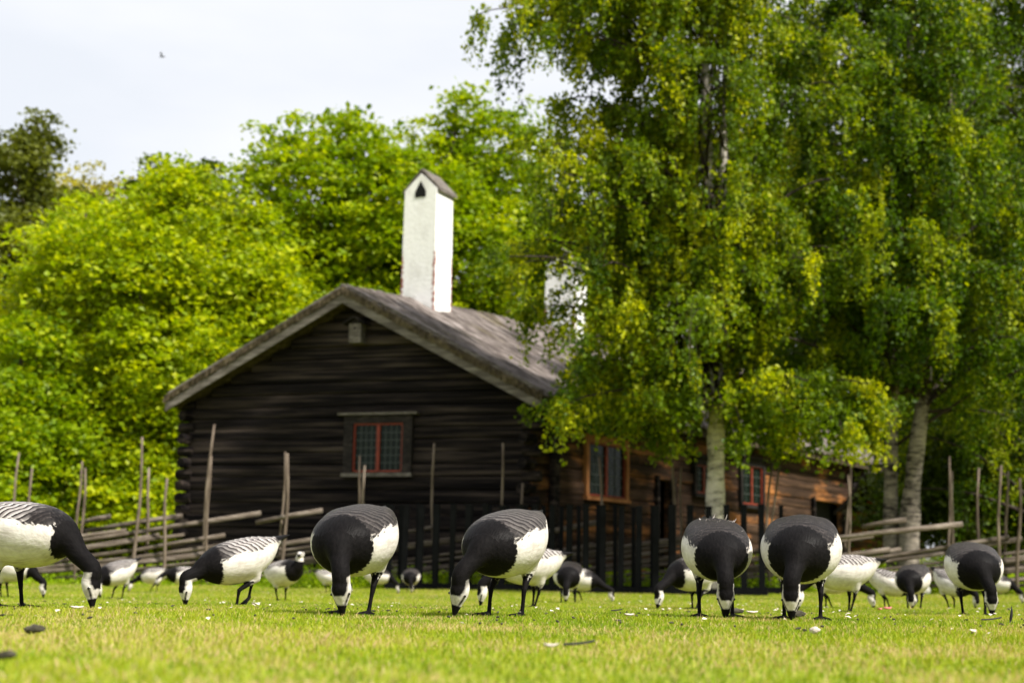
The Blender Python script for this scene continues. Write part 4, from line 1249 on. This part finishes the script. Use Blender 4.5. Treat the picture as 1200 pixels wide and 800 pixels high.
POSES['front_left_head'] = graze(hx=.25, hy=.035, pitch=15, feet=stand(.052, .0, .01), bill=(.05, .05, -1), soot=.93)
POSES['front_turned'] = graze(hx=.27, hy=-.05, pitch=15, feet=stand(.055, .01, -.015), bill=(.25, -.18, -1), fat=.96, soot=.82)
POSES['front_straight'] = graze(hx=.265, hy=0, pitch=17, feet=stand(.06, .0, .006), fat=.92, soot=1.0)
POSES['front_straight2'] = graze(hx=.26, hy=-.02, pitch=15, feet=stand(.062, .0, -.01), soot=1.0)
POSES['up'] = dict(pitch=-6, bz=.262, neck=[(.225, .0, .355), (.225, 0, .395)], head=(.238, 0, .425), bill=(.55, -.85, -.12), crown=(0, 0, 1), feet=stand(.045, .0, .0), nr=[.08, .062, .043, .035, .030])
MESH = {}
def gmesh(k, vox=.005):
    if (k, vox) not in MESH: MESH[(k, vox)] = make_goose_mesh(POSES[k], vox)
    return MESH[(k, vox)]
GR = 'barnacle geese grazing on the lawn'
def goose(pose, px, Y, heading, label, vox=.005, scale=1.0, tilt=0):
    me, eyes = gmesh(pose, vox)
    p = pix(px, 700, Y); z = float(gz(p[0], Y))
    o = bpy.data.objects.new('barnacle_goose', me); col.objects.link(o)
    o.location = (p[0], Y, z + .002); o.rotation_euler = (0, R(tilt), R(heading)); o.scale = (scale,) * 3
    tag(o, label, 'goose', GR)
    if Y < 11:
        for ev in eyes:
            if 'eye' not in MESH:
                bm = bmesh.new(); bmesh.ops.create_uvsphere(bm, u_segments=12, v_segments=8, radius=.0042); m_ = bpy.data.meshes.new('eye'); bm.to_mesh(m_); bm.free(); m_.materials.append(M['eye'])
                m_.polygons.foreach_set('use_smooth', [True] * len(m_.polygons)); MESH['eye'] = m_
            c = bpy.data.objects.new('eye', MESH['eye']); col.objects.link(c); c.parent = o; c.location = tuple(ev)
    return o
fine = .0042
goose('side_low', 18, 5.0, -22, 'large goose cut by the left edge, side on, barred back, head down to the right', fine)
goose('walk', 279, 6.9, -137, 'goose in profile walking left with one hind foot lifted', fine)
goose('front_left_head', 416, 4.85, -102, 'rear-dark goose facing us right of the profile walker', fine)
goose('front_turned', 594, 4.95, -114, 'goose before the left half of the picket fence, tail tip showing at right', fine)
goose('front_straight', 839, 5.35, -91, 'goose facing us head on with ruffled pale feathers on its back', fine)
goose('front_straight2', 940, 5.1, -105, 'glossy black-breasted goose facing us beside the ruffled one', fine)
goose('front_left_head', 1141, 7.3, -97, 'facing goose at the right with its head down before the pole fence', fine)
MB_ = .005
goose('side_low', 622, 8.6, -160, 'goose half hidden behind the one with its tail tip showing', MB_, .97)
goose('front_straight2', 666, 12.6, -93, 'small far goose facing us, between the tail-tip goose and the picket fence', MB_, .97)
goose('reach', 677, 14.2, -20, 'pale far goose behind the small facing one, pointing right', MB_, .95)
goose('reach', 815, 9.2, -146, 'goose with black breast peering out behind the ruffled one', MB_, .95)
goose('side_low', 992, 8.3, -172, 'goose in profile with barred back behind the glossy facing one, head to the left', MB_, .90)
goose('reach', 970, 10.5, -8, 'goose whose lowered white face shows under the profile one with barred back', MB_, .9)
goose('tucked', 1041, 11.3, -12, 'goose in profile facing right behind the pair near the pole fence', MB_, .85)
goose('front_left_head', 1071, 10.6, -118, 'goose with a round white flank overlapping the right-facing one', MB_, .90)
goose('tucked', 1116, 11.6, -62, 'goose mostly hidden behind the right-hand facing goose', MB_, .88)
goose('side_low', 1167, 17.5, -30, 'smallest pale goose at the far right by the fence foot', .006, .95)
goose('tucked', 136, 13.4, -128, 'far goose just right of the edge goose, breast towards us', MB_, 1)
goose('reach', 180, 21.0, 172, 'tiny goose in profile left of the profile walker, tail to the right', .006, 1)
goose('half_up', 214, 18.5, -140, 'tiny goose mostly behind the head of the profile walker', .006, 1)
goose('side_low', 8, 12.5, -5, 'goose glimpsed behind the legs of the edge goose', MB_, 1)
goose('up', 330, 13.0, -42, 'only goose standing with its head raised, white face to the camera', MB_, 1)
goose('reach', 384, 21.5, -10, 'tiny goose pointing right between the head-raised goose and the rear-dark one', .006, .95)
goose('side_low', 440, 20.5, -4, 'tiny goose behind the rear-dark facing goose, white face at its right', .006, 1)
goose('front_left_head', 481, 22.0, -92, 'tiny goose facing us at the left end of the picket fence', .006, 1)

# ruffled feathers on the head-on goose: loose pale tufts on its back
def feather_mesh(L, w, curl, seg=7, thick=.0012):
    V = []
    for k in range(seg + 1):
        q = k / seg; ww = w * math.sin(min(1, q * 1.08) * 3.14159) ** .6 * (1 - .35 * q) + .0006
        x = L * q; z = curl * L * q * q
        V += [(x, -ww, z), (x, 0, z + thick * 3), (x, ww, z), (x, 0, z - thick)]
    Fc = [(k * 4 + b, k * 4 + (b + 1) % 4, k * 4 + 4 + (b + 1) % 4, k * 4 + 4 + b) for k in range(seg) for b in range(4)] + [(0, 1, 2, 3), tuple(range(4 * seg, 4 * seg + 4))]
    return V, Fc
M['down'] = flat('pale_down', (.30, .27, .25), .9, .1, .2, 40)
M['blackfeather'] = flat('dark_feather', (.018, .017, .018), .6, .2, .3, 40)
M['dropping'] = flat('grey_dropping', (.06, .055, .04), .9, .1, .5, 60)
M['bleached'] = flat('bleached_leaf', (.50, .44, .38), .8, .1, .3, 40)
M['petal'] = flat('pink_petal', (.62, .16, .20), .7, .2, .3, 40)
gr5 = [o for o in bpy.data.objects if o.get('label', '').startswith('goose facing us head on')][0]
mb = MB()
for i in range(70):
    V, Fc = feather_mesh(random.uniform(.014, .03), random.uniform(.004, .008), random.uniform(-.6, .8), 5, .0006)
    a = random.uniform(0, 6.28); el = random.uniform(-.25, .12) if i > 3 else .5
    Mx = np.array((Matrix.Rotation(a, 3, 'Z') @ Matrix.Rotation(-el, 3, 'Y')))
    x_, y_ = random.uniform(-.07, .06), random.uniform(-.075, .075)
    z_ = .26 + .095 * math.sqrt(max(.1, 1 - (y_ / .125) ** 2)) - (x_ * .28) - .007
    mb.add(np.array(V) @ Mx.T + np.array([x_, y_, z_]), Fc)
mb.build('ruffled_feathers', M['down'], gr5)

# ------------------------------------------------------------------ things lying on the lawn
def lying(kind, px, py, size, rot, label, mat, cat, tilt=0.0):
    # find ground point under the pixel
    Y = 3.0
    for _ in range(60):
        p = pix(px, py, Y); dz = p[2] - float(gz(p[0], Y)); 
        Y *= 1 + .5 * np.clip(dz / .165, -.5, .5)
    p = pix(px, py, Y); z = float(gz(p[0], Y))
    if kind == 'feather':
        V, Fc = feather_mesh(size, size * .13, .12)
        Mx = np.array(Matrix.Rotation(rot, 3, 'Z') @ Matrix.Rotation(-tilt, 3, 'Y'))
        V = np.array(V) @ Mx.T + np.array([0, 0, .022])
        me = mesh(cat, V, Fc, True)
    else:
        bm = bmesh.new(); bmesh.ops.create_icosphere(bm, subdivisions=3, radius=1)
        sx, sy, sz = {'leaf': (1, .55, .22), 'dropping': (1, .42, .40), 'pebble': (1, .8, .6)}[kind]
        for v in bm.verts:
            c = v.co.copy(); q = 1 + .18 * math.sin(c.x * 4 + px) * math.sin(c.y * 5 + 1) + .1 * math.sin(c.z * 9 + c.x * 7)
            v.co = Vector((c.x * sx * q, c.y * sy * q, c.z * sz * q + (.25 * c.x * c.x if kind == 'leaf' else .06 * math.sin(c.x * 3)))) * size
        bmesh.ops.rotate(bm, verts=bm.verts, matrix=Matrix.Rotation(rot, 3, 'Z') @ Matrix.Rotation(-tilt, 3, 'Y'))
        me = bpy.data.meshes.new(cat); bm.to_mesh(me); bm.free()
        me.vertices.foreach_get if False else None
        for v in me.vertices: v.co.z += .018 + size * (.45 if tilt else .1)
        me.polygons.foreach_set('use_smooth', [True] * len(me.polygons))
    o = link({'feather': 'feather', 'leaf': 'fallen_leaf', 'dropping': 'goose_dropping', 'pebble': 'pebble'}[kind], me, M[mat], None, (p[0], Y, z))
    tag(o, label, cat)
lying('feather', 716, 722, .045, .2, 'small black feather lying right of the tail-tip goose', 'blackfeather', 'feather')
lying('leaf', 737, 727, .017, .3, 'whitish leaf at the end of the small black feather', 'bleached', 'leaf')
lying('dropping', 862, 722, .032, .1, 'dark dropping by the feet of the ruffled goose', 'dropping', 'dropping')
lying('leaf', 881, 723, .024, .1, 'pale leaf between the ruffled and the glossy goose', 'bleached', 'leaf')
lying('dropping', 934, 726, .034, .4, 'brown dropping lying under the glossy goose', 'dropping', 'dropping')
lying('pebble', 955, 747, .014, .4, 'pale pebble in the grass below the glossy goose', 'bleached', 'pebble')
lying('feather', 1184, 738, .05, .5, 'dark feather standing upright at the right edge', 'blackfeather', 'feather', 1.25)
lying('feather', 1150, 734, .07, .1, 'long dark feather lying flat near the upright one', 'blackfeather', 'feather')
lying('feather', 660, 769, .06, .1, 'blurred dark feather in the grass nearest the camera', 'blackfeather', 'feather')
lying('leaf', 645, 768, .014, .1, 'whitish leaf at the left end of the blurred dark feather', 'bleached', 'leaf')
lying('dropping', 6, 782, .016, .2, 'dark clod at the lower left corner', 'dropping', 'dropping')
lying('leaf', 90, 719, .020, .2, 'pale curled leaf below the head of the edge goose', 'bleached', 'leaf')
lying('dropping', 40, 748, .022, .2, 'grey dropping in the blurred grass at the left', 'dropping', 'dropping')
lying('leaf', 610, 724, .013, 1.2, 'round white leaf at the feet of the tail-tip goose', 'bleached', 'leaf')
lying('leaf', 1040, 716, .030, .2, 'pink petal near the goose with a round white flank', 'petal', 'petal')
lying('leaf', 1031, 717, .022, .9, 'smaller pink petal left of the other pink petal', 'petal', 'petal')
lying('leaf', 300, 712, .025, .9, 'whitish leaf just right of the profile walker', 'bleached', 'leaf')
lying('dropping', 1182, 717, .02, .9, 'dark dropping right of the right-hand facing goose', 'dropping', 'dropping')
# uncountable specks of down, petals and dry bits
def litter():
    n = 700; y = rng.uniform(3.6, 21, n) ** 1.0; x = rng.uniform(-1, 1, n) * (.37 * y + .5)
    c = np.stack([x, y, gz(x, y) + .022], -1)
    sz = rng.uniform(.3, 1, n)
    me = leaf_mesh('litter', c, .017, up=2.5, var=rng.random(n))
    tag(link('litter', me, M['bleached']), 'pale specks of down and dry leaf strewn over the lawn', 'litter', kind='stuff')
litter()
def crumbs():
    n = 520; y = rng.uniform(3.8, 18, n); x = rng.uniform(-1, 1, n) * (.37 * y + .5); mb = MB()
    for i in range(n):
        L = rng.uniform(.003, .010); a = rng.uniform(0, 6.28); d = np.array([math.cos(a), math.sin(a), rng.uniform(-.2, .3)]) * L
        c = np.array([x[i], y[i], float(gz(x[i], y[i])) + .014]); mb.tube([c - d, c, c + d], [.002, .004, .0015], 6)
    tag(mb.build('crumbs', M['dropping']), 'small dark goose droppings strewn over the lawn', 'droppings', kind='stuff')
crumbs()
# a far bird in the sky
bpos = pix(190, 67, 60)
mb = MB(); mb.tube([(-.12, 0, 0), (0, 0, .02), (.14, 0, 0)], [.01, .045, .01], 6)
mb.add([(0, 0, .02), (.05, .28, .10), (-.03, .30, .10), (-.05, 0, .02), (0, 0, .03), (.05, .28, .105), (-.03, .30, .105), (-.05, 0, .03)], [(0, 1, 2, 3), (7, 6, 5, 4), (0, 4, 5, 1), (1, 5, 6, 2), (2, 6, 7, 3), (3, 7, 4, 0)])
mb.add([(0, 0, .02), (.05, -.28, .10), (-.03, -.30, .10), (-.05, 0, .02), (0, 0, .03), (.05, -.28, .105), (-.03, -.30, .105), (-.05, 0, .03)], [(3, 2, 1, 0), (4, 5, 6, 7), (1, 5, 4, 0), (2, 6, 5, 1), (3, 7, 6, 2), (0, 4, 7, 3)])
tag(mb.build('flying_bird', M['blackfeather'], None, tuple(bpos)), 'tiny dark bird flying alone in the white sky', 'bird')
